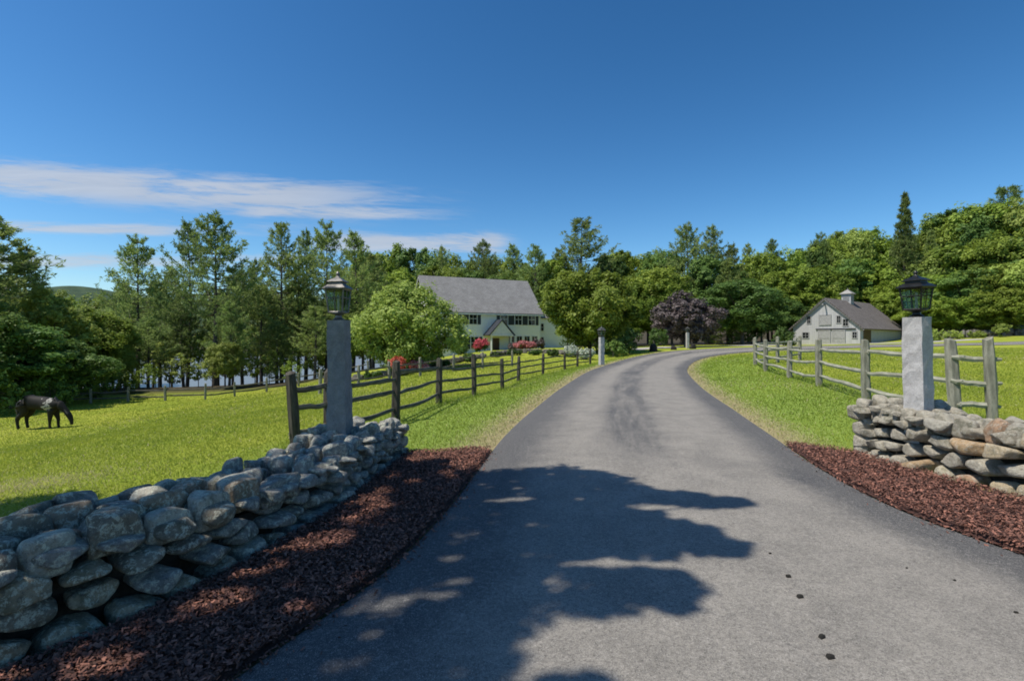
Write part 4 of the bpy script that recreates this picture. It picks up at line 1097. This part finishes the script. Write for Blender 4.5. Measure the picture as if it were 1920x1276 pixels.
for i, (px, Y, w_, h_) in enumerate([(930, 46.5, 1.6, .5), (965, 47.5, 1.8, .6), (1003, 47.5, 1.6, .5), (1038, 46.5, 1.6, .6), (700, 35.5, 1.6, .6), (830, 40, 1.6, .6), (880, 43, 1.8, .7)]):
    shrub(px, Y, w_, h_, M['shrub'], 'low green tuft growing along the garden wall before the house', 'shrub', None, 70 + i, 'low plants along the garden wall')
shrub(899, 60, 2.2, 1.75, M['shrub'], 'bright red flowering shrub left of the house portico', 'flowering_shrub', M['flower_red'], 31, GS)
shrub(985, 62, 3.2, .95, M['shrub'], 'wide pink flowering shrub below the right hand windows', 'flowering_shrub', M['flower_pink'], 32, GS)
shrub(750, 34, 1.5, 1.2, M['shrub'], 'orange red flowering shrub under the light green tree', 'flowering_shrub', M['flower_orange'], 33, GS)
shrub(786, 36, 1.3, .75, M['shrub'], 'low pale pink flowering shrub beside the orange red one', 'flowering_shrub', M['flower_pink'], 34, GS)
shrub(1010, 63, 2.2, 1.25, M['leaf_copper'], 'dark purple leaved shrub at the right corner of the house', 'shrub', None, 35, GS)
shrub(962, 65, 2.0, 1.0, M['leaf_copper'], 'dark purple leaved shrub under the ground floor windows', 'shrub', None, 36, GS)
shrub(865, 57, 3.0, 1.8, M['shrub'], 'dark green shrub left of the red flowering shrub', 'shrub', None, 37, GS)
shrub(1072, 45, 1.4, .95, M['leaf_light'], 'white flowering shrub below the round tree, next to the house', 'flowering_shrub', M['flower_white'], 38, GS)
shrub(1100, 43, 1.3, .85, M['leaf_light'], 'white flowering shrub below the round tree, next to the lamp post', 'flowering_shrub', M['flower_white'], 39, GS)
shrub(1180, 47, 3.4, 2.6, M['shrub'], 'large dark green shrub to the right of the round tree', 'shrub', None, 40)
shrub(1150, 45, 2.6, 1.6, M['leaf_dark'], 'low dark shrub behind the lamp post at the fence end', 'shrub', None, 41)
shrub(1232, 57, 2.4, 2.2, M['shrub'], 'grey green shrub at the left foot of the copper tree', 'shrub', None, 42)
shrub(1478, 61, 3.2, 2.2, M['shrub'], 'round green bush at the left corner of the barn', 'bush', None, 43)
for i, (px, Y, w, h, lb) in enumerate([(1762, 70, 3.5, 1.6, 'pale bush at the wood edge close right of the right lantern'), (1795, 71, 2.4, 1.2, 'small pale bush at the wood edge, second right of the lantern'), (1886, 69, 3.2, 1.9, 'pale bush at the wood edge near the right side of the photo'), (1830, 71, 2.6, 1.1, 'low pale bush between the others along the wood edge')]):
    shrub(px, Y, w, h, M['leaf_light'], lb, 'shrub', None, 50 + i, 'bushes along the wood edge')
for i, (px, Y, w, h, mt, lb) in enumerate([(180, 39, 3, 2.2, 'leaf_dark', 'dark bush at the field fence right of the horse'), (228, 42, 2.4, 1.8, 'leaf', 'green bush at the field fence below the leftmost lakeside pine'), (-20, 30, 4, 3.2, 'leaf_dark', 'dark bush behind the rump of the horse'), (95, 33, 4, 2.4, 'leaf_dark', 'dark bush behind the head of the horse')]):
    shrub(px, Y, w, h, M[mt], lb, 'shrub', None, 60 + i, 'bushes along the field fence')

# ------------------------------------------------------------------ low field walls and boulders near the house
def boulder(x, y, w, d, h, seed, mat, label=None, group=None, parent=None, org=None, name='boulder'):
    rng = np.random.default_rng(seed)
    pl = [((1, .1, .1), w / 2), ((-1, .1, .2), w / 2), ((0, 1, .1), d / 2), ((.1, -1, .2), d / 2), ((.1, .1, 1), h * .75), ((0, 0, -1), h * .4)] + [(rng.normal(size=3) + np.array([0, 0, .3]), max(w, d) * .48) for _ in range(4)]
    Vv = soft_stone(pl, (w / 2, d / 2, h * .6), rng, fine=False)
    o = link(name, mesh_np(name, Vv, ICO3_F, smooth=True), mat, parent)
    p = Vector((x, y, H(x, y) + h * .25)); o.location = p - org if parent else p; o.rotation_euler = (0, 0, rng.uniform(-.4, .4))
    if label: tag(o, label, 'boulder', group)
    return o
def field_wall(pts, label, seed, hh=.5, step=.7, rows=2):
    rng = np.random.default_rng(seed); P = catmull(pts, 8); pa = Path(P); org = Vector((P[0][0], P[0][1], H(*P[0]))); n = 0
    root = empty('field_stone_wall', org); tag(root, label, 'stone wall')
    s = 0
    while s < pa.L and n < 95:
        w = step * rng.uniform(.7, 1.4); q, T = pa.at(s)
        for r_ in range(rows):
            o = boulder(q[0] + rng.normal() * .08, q[1] + rng.normal() * .08, w, .5, hh / rows * 1.35, int(seed * 1000 + n), M['stone_far'], None, None, root, org, 'stone'); o.location.z += r_ * hh / rows * .85; n += 1
        s += w * .9
    return root
field_wall([(58, 74), (66, 73), (76, 70)], 'low grey stone wall along the wood edge at far right', 4, 1.0, .8)
field_wall([(X(672, 36), 36), (X(760, 38), 38), (X(840, 42), 42), (X(905, 46), 46)], 'low grey stone wall under the light green tree', 5, .38, .6)
field_wall([(X(925, 48), 48), (X(985, 50), 50), (X(1040, 49), 49), (X(1075, 46), 46)], 'low garden wall in front of the house shrubs', 6, .36, .6)
for i, (px, Y, w, h, lb) in enumerate([(1225, 50.0, .7, .75, 'dark upright marker stone at the left of the drive bend'), (1263, 52.5, .55, .5, 'smaller dark marker stone in the middle of the drive bend'), (1299, 54.5, .6, .55, 'dark marker stone just right of the far lamp post')]):
    boulder(X(px, Y), Y, w, w * .8, h, 900 + i, M['clod'], lb, 'dark marker stones at the drive bend')
# crumbs of mud on the asphalt
for i, (px, py, s) in enumerate([(1478, 1103, .030), (1500, 1143, .034), (1541, 1222, .032), (1557, 1262, .034), (1444, 1057, .018), (1700, 1082, .014), (1790, 1105, .016), (1905, 1168, .018)]):
    Y = EYE * F / (py - 638); x = X(px, Y)
    o = boulder(x, Y, s, s * .7, s * .5, 950 + i, M['clod'], None, None, None, None, 'mud_clod'); o.location.z = H(x, Y) + .06
    o.location.z = H(x, Y) + .022 + .05 * (1 - (2 * (x - xl(Y)) / (xr(Y) - xl(Y)) - 1) ** 2) + s * .12
    tag(o, 'small dark clod lying on the sunlit asphalt in the right foreground', 'clod', 'dark clods on the asphalt')

# ------------------------------------------------------------------ roof helper with uv in metres
def slope(name, quads, mat, parent, th=.12):
    """quads: list of 4 points each (eave a, eave b, ridge b, ridge a)"""
    bm = bmesh.new(); uvl = bm.loops.layers.uv.new('UVMap')
    for q in quads:
        q = [Vector(p) for p in q]; nrm = (q[1] - q[0]).cross(q[3] - q[0]).normalized()
        if nrm.z < 0: nrm = -nrm
        lo = [p - nrm * th for p in q]
        ux = (q[1] - q[0]).normalized(); uy = nrm.cross(ux)
        vt = [bm.verts.new(p) for p in q]; vb = [bm.verts.new(p) for p in lo]
        fs = [bm.faces.new(vt), bm.faces.new(vb[::-1])] + [bm.faces.new((vb[i], vb[(i + 1) % 4], vt[(i + 1) % 4], vt[i])) for i in range(4)]
        for f in fs:
            for l in f.loops:
                d = l.vert.co - q[0]; l[uvl].uv = (d.dot(ux), d.dot(uy))
    bmesh.ops.recalc_face_normals(bm, faces=bm.faces[:])
    me = bpy.data.meshes.new(name); bm.to_mesh(me); bm.free(); return link(name, me, mat, parent)

# ------------------------------------------------------------------ house: local x runs along the front from its right corner (x=0) to its left (x=-16.5), y goes back
TH = R(25)
hx_, hy_ = 3.88, 70.0; hz_ = -.35
house = empty('farmhouse', (hx_, hy_, hz_), TH); tag(house, 'long pale two storey house with grey gabled roof and portico', 'house')
HL, HD, HE, HR = 15.5, 9.0, 5.65, 10.3
mb = MB(); prof = [(0, -1.5), (HD, -1.5), (HD, HE), (HD / 2, HR - .12), (0, HE)]
mb.prism(prof, 'x', -HL, 0); mb.build('wall', M['siding'], house)
ov = .35; k = (HR - HE) / (HD / 2)
rf = slope('roof', [((-HL - .3, -ov, HE - k * ov + .14), (.3, -ov, HE - k * ov + .14), (.3, HD / 2, HR + .14), (-HL - .3, HD / 2, HR + .14)),
                    ((.3, HD + ov, HE - k * ov + .14), (-HL - .3, HD + ov, HE - k * ov + .14), (-HL - .3, HD / 2 + .002, HR + .139), (.3, HD / 2 + .002, HR + .139))], M['roof'], house, .14)
tm_ = MB(); tm_.box(-HL - .28, .28, -ov - .03, -ov + .02, HE - k * ov - .14, HE - k * ov + .05); tm_.box(-.14, .02, -.03, 0, -1, HE - .05); tm_.box(-HL - .02, -HL + .14, -.03, 0, -1, HE - .05)
tm_.box(-HL, 0, -.03, -.002, HE - .22, HE - .12)
for sx in (-HL - .3, .26):
    tm_.prism([(-ov, HE - k * ov - .16), (-ov, HE - k * ov - .02), (HD / 2, HR - .02), (HD + ov, HE - k * ov - .02), (HD + ov, HE - k * ov - .16), (HD / 2, HR - .18)], 'x', sx, sx + .05)
tm_.build('trim', M['white'], house)
ch = MB(); ch.box(-HL * .62, -HL * .62 + .9, HD / 2 + .6, HD / 2 + 1.3, HR - 2, HR + .55); ch.box(-HL * .62 - .05, -HL * .62 + .95, HD / 2 + .55, HD / 2 + 1.35, HR + .55, HR + .65)
def window(x, z, w, h, y=-.001, parent=house, shut=True, cols=2, rows=2, face='front'):
    f = MB(); t = .09; d = .06
    f.box(x - w / 2 - t, x + w / 2 + t, y - d, y + .03, z + h, z + h + t); f.box(x - w / 2 - t, x + w / 2 + t, y - d - .03, y + .03, z - t, z)
    f.box(x - w / 2 - t, x - w / 2, y - d, y + .03, z, z + h); f.box(x + w / 2, x + w / 2 + t, y - d, y + .03, z, z + h)
    for i in range(1, cols): f.box(x - w / 2 + w * i / cols - .018, x - w / 2 + w * i / cols + .018, y - .035, y + .01, z, z + h)
    for i in range(1, rows): f.box(x - w / 2, x + w / 2, y - .033, y + .01, z + h * i / rows - .025, z + h * i / rows + .025)
    o = f.build('window', M['white'], parent)
    g = MB(); g.box(x - w / 2, x + w / 2, y - .012, y + .02, z, z + h); g.build('pane', M['pane'], o)
    if shut:
        for s_ in (-1, 1):
            q = MB(); c = x + s_ * (w / 2 + t + .24)
            q.box(c - .22, c + .22, y - .045, y - .002, z - .03, z + h + .03)
            for i in range(9): q.box(c - .17, c + .17, y - .06, y - .045, z + h * (i + .15) / 9, z + h * (i + .75) / 9)
            q.build('shutter', M['shutter'], o)
    return o
for x in (-1.35, -3.35, -5.45, -9.8, -11.9, -13.9): window(x, 3.95, 1.0, 1.4)
for x in (-.9, -2.05, -3.2, -4.35): window(x, .75, .78, 1.65, shut=False)
for x in (-9.6, -11.7, -13.8): window(x, .8, 1.0, 1.5)
dr = MB(); dr.box(-7.15, -6.15, -.06, 0, -.1, 2.15); 
for zz in (.25, 1.2):
    for xx in (-6.95, -6.5): dr.box(xx, xx + .3, -.075, -.06, zz, zz + .75)
do = dr.build('door', M['door'], house, bevel=.006)
kn = MB(); kn.lathe([(.02, 0), (.035, .02), (.03, .05), (.01, .06)], 10, (-6.25, -.1, 1.0)); kn.build('handle', M['bronze_sunlit'], do)
po = empty('portico', (-6.6, 0, 0)); po.parent = house
pp = MB(); pp.prism([(-1.55, 2.62), (1.55, 2.62), (0, 4.35)], 'y', -1.95, -1.82); pp.box(-1.6, 1.6, -2.0, -.003, 2.42, 2.618); pp.build('pediment', M['white'], po)
slope('portico_roof', [((-1.85, -2.1, 2.55), (-1.85, -.004, 2.55), (0, -.004, 4.55), (0, -2.1, 4.55)), ((1.85, -.004, 2.55), (1.85, -2.1, 2.55), (.002, -2.1, 4.549), (.002, -.004, 4.549))], M['porch_roof'], po, .1)
for x in (-1.35, 1.35):
    c = MB(); c.lathe([(.17, -.25), (.17, .02), (.12, .05), (.115, 1.3), (.10, 2.3), (.15, 2.36), (.15, 2.418)], 14, (x, -1.75, 0)); c.build('column', M['white'], po, smooth=False)
st = MB(); st.box(-1.7, 1.7, -2.2, -.003, -.5, -.1); st.box(-1.7, 1.7, -2.55, -2.203, -.6, -.28); st.build('step', M['granite'], po)
# wing
wg = MB(); wg.prism([(1.6, -1.5), (8.0, -1.5), (8.0, 5.0), (4.8, 6.1), (1.6, 5.0)], 'x', .003, 6.5); wgo = wg.build('wing', M['siding'], house)
slope('wing_roof', [((-.0, 1.3, 5.02), (6.8, 1.3, 5.02), (6.8, 4.8, 6.24), (0, 4.8, 6.24)), ((6.8, 8.3, 5.02), (0, 8.3, 5.02), (0, 4.802, 6.239), (6.8, 4.802, 6.239))], M['roof'], wgo, .1).location.x = .31
window(.95, 1.0, .8, 1.3, y=1.598, shut=False); window(.95, 3.2, .8, 1.0, y=1.598, shut=False)

# ------------------------------------------------------------------ barn
bxr, byr = 47.6, 70.0; bd = math.atan2(.62, .78)
barn = empty('barn', (bxr, byr, H(45, 73) - .15), bd); tag(barn, 'grey board barn with brown roof and a small cupola', 'barn')
# local x runs along the ridge away from the gable, local y across: y=0 right eave, y=W left eave
BW, BLn, BE, BR_ = 8.7, 18.0, 2.55, 6.55
mb = MB(); mb.prism([(0, -1.5), (BW, -1.5), (BW, BE), (BW / 2, BR_ - .1), (0, BE)], 'x', 0, BLn); mb.build('wall', M['barn'], barn)
kb = (BR_ - BE) / (BW / 2); oo = .55
slope('roof', [((BLn + .4, -oo, BE - kb * oo + .12), (-.4, -oo, BE - kb * oo + .12), (-.4, BW / 2, BR_ + .12), (BLn + .4, BW / 2, BR_ + .12)),
               ((-.4, BW + oo, BE - kb * oo + .12), (BLn + .4, BW + oo, BE - kb * oo + .12), (BLn + .4, BW / 2 + .002, BR_ + .119), (-.4, BW / 2 + .002, BR_ + .119))], M['barn_roof'], barn, .14)
t_ = MB(); t_.prism([(-oo, BE - kb * oo - .14), (-oo, BE - kb * oo + .02), (BW / 2, BR_ + .0), (BW + oo, BE - kb * oo + .02), (BW + oo, BE - kb * oo - .14), (BW / 2, BR_ - .2)], 'x', -.36, -.30); t_.build('trim', M['winframe'], barn)
cu = empty('cupola', (8.6, BW / 2, BR_ - .3)); cu.parent = barn; cu.scale = (1.05, 1.05, 1.12)
c = MB(); c.box(-.6, .6, -.6, .6, -.5, 1.15); c.box(-.68, .68, -.68, .68, 1.15, 1.27); c.build('cupola_base', M['barn'], cu)
c = MB(); c.add([(-.85, -.85, 1.27), (.85, -.85, 1.27), (.85, .85, 1.27), (-.85, .85, 1.27), (-.1, -.1, 1.85), (.1, -.1, 1.85), (.1, .1, 1.85), (-.1, .1, 1.85)], [(3, 2, 1, 0), (0, 1, 5, 4), (1, 2, 6, 5), (2, 3, 7, 6), (3, 0, 4, 7), (4, 5, 6, 7)]); c.lathe([(.05, 1.8), (.06, 1.95), (.02, 2.1)], 8); c.build('cupola_roof', M['cap_copper'], cu)
c = MB()
for sx, sy, ww, wd in ((-.62, 0, .02, .4), (0, -.62, .4, .02)):
    for i in range(6): c.box(sx - ww, sx + ww, sy - wd, sy + wd, .3 + i * .13, .38 + i * .13)
c.build('louvre', M['winframe'], cu)
def barn_window(y, z, w, h, mat=None, frame=True):
    f = MB(); t = .1
    f.box(-.07, .02, y - w / 2 - t, y + w / 2 + t, z + h, z + h + t); f.box(-.07, .02, y - w / 2 - t, y + w / 2 + t, z - t, z)
    f.box(-.065, .02, y - w / 2 - t, y - w / 2, z, z + h); f.box(-.065, .02, y + w / 2, y + w / 2 + t, z, z + h); f.box(-.04, .02, y - .02, y + .02, z, z + h)
    f.box(-.038, .02, y - w / 2, y + w / 2, z + h / 2 - .02, z + h / 2 + .02)
    o = f.build('window', M['winframe'], barn); g = MB(); g.box(-.02, .02, y - w / 2, y + w / 2, z, z + h); g.build('pane', mat or M['pane'], o)
barn_window(BW / 2 + 2.15, 3.05, .45, 1.0); barn_window(BW / 2 - 1.75, 3.05, .45, .95); barn_window(BW / 2 - 2.6, 2.6, .6, .9)
ld = MB(); ld.box(-.08, 0, BW / 2 - .8, BW / 2 + .8, 2.75, 4.25); 
for y in (BW / 2 - .8, BW / 2 + .7): ld.box(-.1, -.08, y, y + .1, 2.75, 4.25)
for z in (2.75, 4.15): ld.box(-.1, -.08, BW / 2 - .7, BW / 2 + .7, z, z + .1)
ld.prism([(BW / 2 - .7, 2.85), (BW / 2 - .58, 2.85), (BW / 2 + .7, 4.15), (BW / 2 + .58, 4.15)], 'x', -.1, -.08)
ld.build('loft_door', M['winframe'], barn)
hb = MB(); hb.box(-.9, 0, BW / 2 - .08, BW / 2 + .08, BR_ - .95, BR_ - .75); hb.build('hoist_beam', M['winframe'], barn)
for y, w in ((BW / 2 + .1, 1.7), (BW / 2 - 1.75, 1.7)):
    sd = MB(); sd.box(-.09, -.003, y - w / 2 + .02, y + w / 2 - .02, -.2, 2.05); 
    for z in (-.2, .85, 1.93): sd.box(-.12, -.09, y - w / 2 + .02, y + w / 2 - .02, z, z + .12)
    for yy in (y - w / 2 + .02, y + w / 2 - .14): sd.box(-.12, -.09, yy, yy + .12, -.08, .85); sd.box(-.12, -.09, yy, yy + .12, .97, 1.93)
    sd.build('sliding_door', M['winframe'], barn)
tk = MB(); tk.box(-.16, -.02, .5, BW / 2 + 1.2, 2.12, 2.24); tk.build('door_track', M['bronze'], barn)
barn_window(BW / 2 + 2.6, .9, .8, .8); barn_window(.65, .9, .5, .8)
q = MB(); q.box(1.2, 4.2, -.04, -.002, 0, 2.0); q.build('side_door', M['door'], barn)

# ------------------------------------------------------------------ horse
def horse():
    Y = 25.5; x = X(82, Y); z = H(x, Y)
    root = empty('horse', (x, Y, z), R(6)); tag(root, 'black and white horse grazing in the left field', 'horse')
    pts = [(-.35, 0, 1.27), (-.78, 0, 1.28), (.05, 0, 1.22), (.42, 0, 1.25), (.68, 0, 1.14), (.92, 0, .92), (1.1, 0, .70), (1.19, 0, .52), (1.23, 0, .34), (1.24, 0, .17)]
    rad = [.35, .34, .37, .34, .215, .135, .10, .115, .08, .062]; ed = [(0, 1), (0, 2), (2, 3), (3, 4), (4, 5), (5, 6), (6, 7), (7, 8), (8, 9)]
    def chain(start, ps, rs):
        prev = start
        for p, r_ in zip(ps, rs): pts.append(p); rad.append(r_); ed.append((prev, len(pts) - 1)); prev = len(pts) - 1
    for s, ph in ((-1, -.08), (1, .1)):
        chain(1, [(-.80, s * .15, 1.05), (-.66 + ph * .3, s * .16, .82), (-.98 + ph, s * .15, .54), (-.95 + ph, s * .15, .28), (-.93 + ph, s * .15, .12), (-.89 + ph, s * .15, .03)], [.25, .18, .09, .065, .065, .08])
        chain(3, [(.44, s * .14, .98), (.42 + ph * .3, s * .14, .74), (.45 + ph, s * .14, .44), (.44 + ph, s * .14, .26), (.45 + ph, s * .14, .11), (.49 + ph, s * .14, .03)], [.2, .13, .078, .058, .06, .075])
    for s in (-1, 1): chain(6, [(1.06, s * .075, .76), (1.02, s * .10, .85)], [.03, .012])
    me = bpy.data.meshes.new('body'); me.from_pydata(pts, ed, []); me.update()
    o = link('body', me, M['coat'], root); md = o.modifiers.new('skin', 'SKIN'); md.use_smooth_shade = True
    for i, r_ in enumerate(rad):
        o.data.skin_vertices[0].data[i].radius = (r_ * .82, r_) if i < 4 else (r_, r_); 
    o.data.skin_vertices[0].data[0].use_root = True
    o.modifiers.new('sub', 'SUBSURF').levels = 2; o.modifiers['sub'].render_levels = 2
    dg = bpy.context.evaluated_depsgraph_get(); m2 = bpy.data.meshes.new_from_object(o.evaluated_get(dg)); o.modifiers.clear(); o.data = m2
    if not m2.materials: m2.materials.append(M['coat'])
    for p in m2.polygons: p.use_smooth = True
    t = MB(); t.tube([(-.99, 0, 1.38), (-1.12, 0, 1.25), (-1.16, .02, .95), (-1.12, .03, .62), (-1.06, .02, .42)], [.04, .06, .085, .06, .01], 8, 1.0); t.build('tail', M['hair'], root, smooth=True)
    mn = MB(); rng = np.random.default_rng(4)
    for i in range(26):
        q = i / 25; a = Vector((.50 + .58 * q, 0, 1.50 - .72 * q)) + Vector((.03, 0, .02)); s = -1
        mn.tube([a, a + Vector((.02, s * .09, -.05)), a + Vector((-.02 + rng.normal() * .02, s * .15, -.24 - .06 * rng.random()))], [.022, .024, .005], 5)
    mn.build('mane', M['hair'], root, smooth=True)
    root.scale = (1.04, 1.04, 1.04)
horse()

# ------------------------------------------------------------------ sky, sun, camera
w = bpy.data.worlds.new('World'); SC.world = w; w.use_nodes = True; nt = w.node_tree; nt.nodes.clear(); b = NB(nt)
out = nt.nodes.new('ShaderNodeOutputWorld'); bg = nt.nodes.new('ShaderNodeBackground')
sky = nt.nodes.new('ShaderNodeTexSky'); sky.sky_type = 'NISHITA'; sky.sun_disc = False; sky.sun_elevation = SUN_EL
# Blender's sun_rotation is measured clockwise from +Y
sky.sun_rotation = math.atan2(SUN[0], SUN[1]); sky.altitude = 200; sky.air_density = 1.0; sky.dust_density = .6; sky.ozone_density = 3.0
g = b.n('ShaderNodeTexCoord').outputs['Generated']; sp = b.n('ShaderNodeSeparateXYZ'); b.l(g, sp.inputs[0])
dyc = b.math('MAXIMUM', sp.outputs[1], .05); az = b.math('DIVIDE', sp.outputs[0], dyc); el = b.math('DIVIDE', sp.outputs[2], dyc)
cv = b.n('ShaderNodeCombineXYZ'); b.l(b.math('MULTIPLY', az, 2.2), cv.inputs[0]); b.l(b.math('MULTIPLY', b.math('ADD', el, b.math('MULTIPLY', az, .05)), 15.0), cv.inputs[1])
n1 = b.noise(cv.outputs[0], 1.0, 6, .6, .6)
cv2 = b.n('ShaderNodeCombineXYZ'); b.l(b.math('MULTIPLY', az, 5.0), cv2.inputs[0]); b.l(b.math('MULTIPLY', el, 55.0), cv2.inputs[1])
n2 = b.noise(cv2.outputs[0], 1.0, 5, .65, .8)
def band(c0, c1, wd, a0, a1, a2, a3, amp):
    d = b.math('DIVIDE', b.math('ABSOLUTE', b.math('SUBTRACT', el, b.math('ADD', c0, b.math('MULTIPLY', az, c1)))), wd)
    v = b.math('MULTIPLY', b.ramp(d, .25, 1.25, True), b.math('MULTIPLY', b.ramp(az, a0, a1), b.ramp(az, a2, a3, True)))
    return b.math('MULTIPLY', v, amp)
bands = [band(.252, -.066, .046, -2.2, -1.6, -.50, .0, 1.0), band(.247, -.012, .018, -.62, -.48, -.30, -.02, .95),
         band(.200, -.022, .016, -2.2, -1.6, -.72, -.55, .95), band(.190, .0, .026, -.5, -.3, -.05, .04, 1.0), band(.155, .0, .02, -1.6, -1.1, -.5, -.2, .85),
         band(.215, -.01, .02, -.75, -.6, -.5, -.3, .4)]
tot = bands[0]
for q in bands[1:]: tot = b.math('MAXIMUM', tot, q)
cv3 = b.n('ShaderNodeCombineXYZ'); b.l(b.math('MULTIPLY', b.math('ADD', az, b.math('MULTIPLY', el, 1.5)), 11.0), cv3.inputs[0]); b.l(b.math('MULTIPLY', b.math('ADD', el, b.math('MULTIPLY', az, .12)), 95.0), cv3.inputs[1])
n3 = b.noise(cv3.outputs[0], 1.0, 6, .7, 1.2)
nz = b.math('ADD', b.math('MULTIPLY', n1, .45), b.math('ADD', b.math('MULTIPLY', n2, .3), b.math('MULTIPLY', n3, .25)))
nz = b.math('ADD', b.math('MULTIPLY', b.math('SUBTRACT', nz, .5), 2.6), .46)
mask = b.math('MULTIPLY', tot, b.ramp(b.math('ADD', nz, b.math('MULTIPLY', tot, .40)), .46, .90))
mask = b.math('MULTIPLY', mask, b.math('GREATER_THAN', sp.outputs[1], .06))
hs = b.n('ShaderNodeHueSaturation'); hs.inputs['Hue'].default_value = .493; hs.inputs['Saturation'].default_value = 1.14; hs.inputs['Value'].default_value = 1.0; gm = b.n('ShaderNodeGamma'); gm.inputs[1].default_value = 1.38; sc_ = b.mix(1.0, sky.outputs[0], (.28, .28, .28), 'MULTIPLY'); b.l(sc_, gm.inputs[0]); b.l(b.mix(1.0, gm.outputs[0], (2.9, 2.9, 2.9), 'MULTIPLY'), hs.inputs['Color'])
cc = b.mix(b.math('MULTIPLY', mask, .78), hs.outputs[0], b.mix(n2, (2.9, 3.15, 3.6), (4.3, 4.5, 4.9)))
b.l(cc, bg.inputs[0]); bg.inputs[1].default_value = .125; b.l(bg.outputs[0], out.inputs[0])

sl = bpy.data.lights.new('sun', 'SUN'); sl.energy = 4.6; sl.angle = R(.55); sl.color = (1, .935, .83)
so = bpy.data.objects.new('sun', sl); COL.objects.link(so); so.rotation_euler = Vector(-SUN).to_track_quat('-Z', 'Y').to_euler(); so.location = (-20, -5, 40)

cam = bpy.data.cameras.new('camera'); cam.sensor_width = 36; cam.lens = 18; cam.clip_end = 9000; cam.clip_start = .05
co = bpy.data.objects.new('camera', cam); COL.objects.link(co); co.location = (0, 0, EYE); co.rotation_euler = (R(90), 0, 0); SC.camera = co

SC.render.engine = 'CYCLES'
SC.view_settings.view_transform = 'Standard'; SC.view_settings.look = 'None'; SC.view_settings.exposure = 0.3; SC.view_settings.gamma = 1
SC.cycles.use_denoising = True; SC.cycles.max_bounces = 6; SC.cycles.diffuse_bounces = 3; SC.cycles.glossy_bounces = 3; SC.cycles.transmission_bounces = 4; SC.cycles.transparent_max_bounces = 8
SC.cycles.caustics_reflective = False; SC.cycles.caustics_refractive = False; SC.cycles.sample_clamp_indirect = 4
SC.cycles.filter_width = 1.8
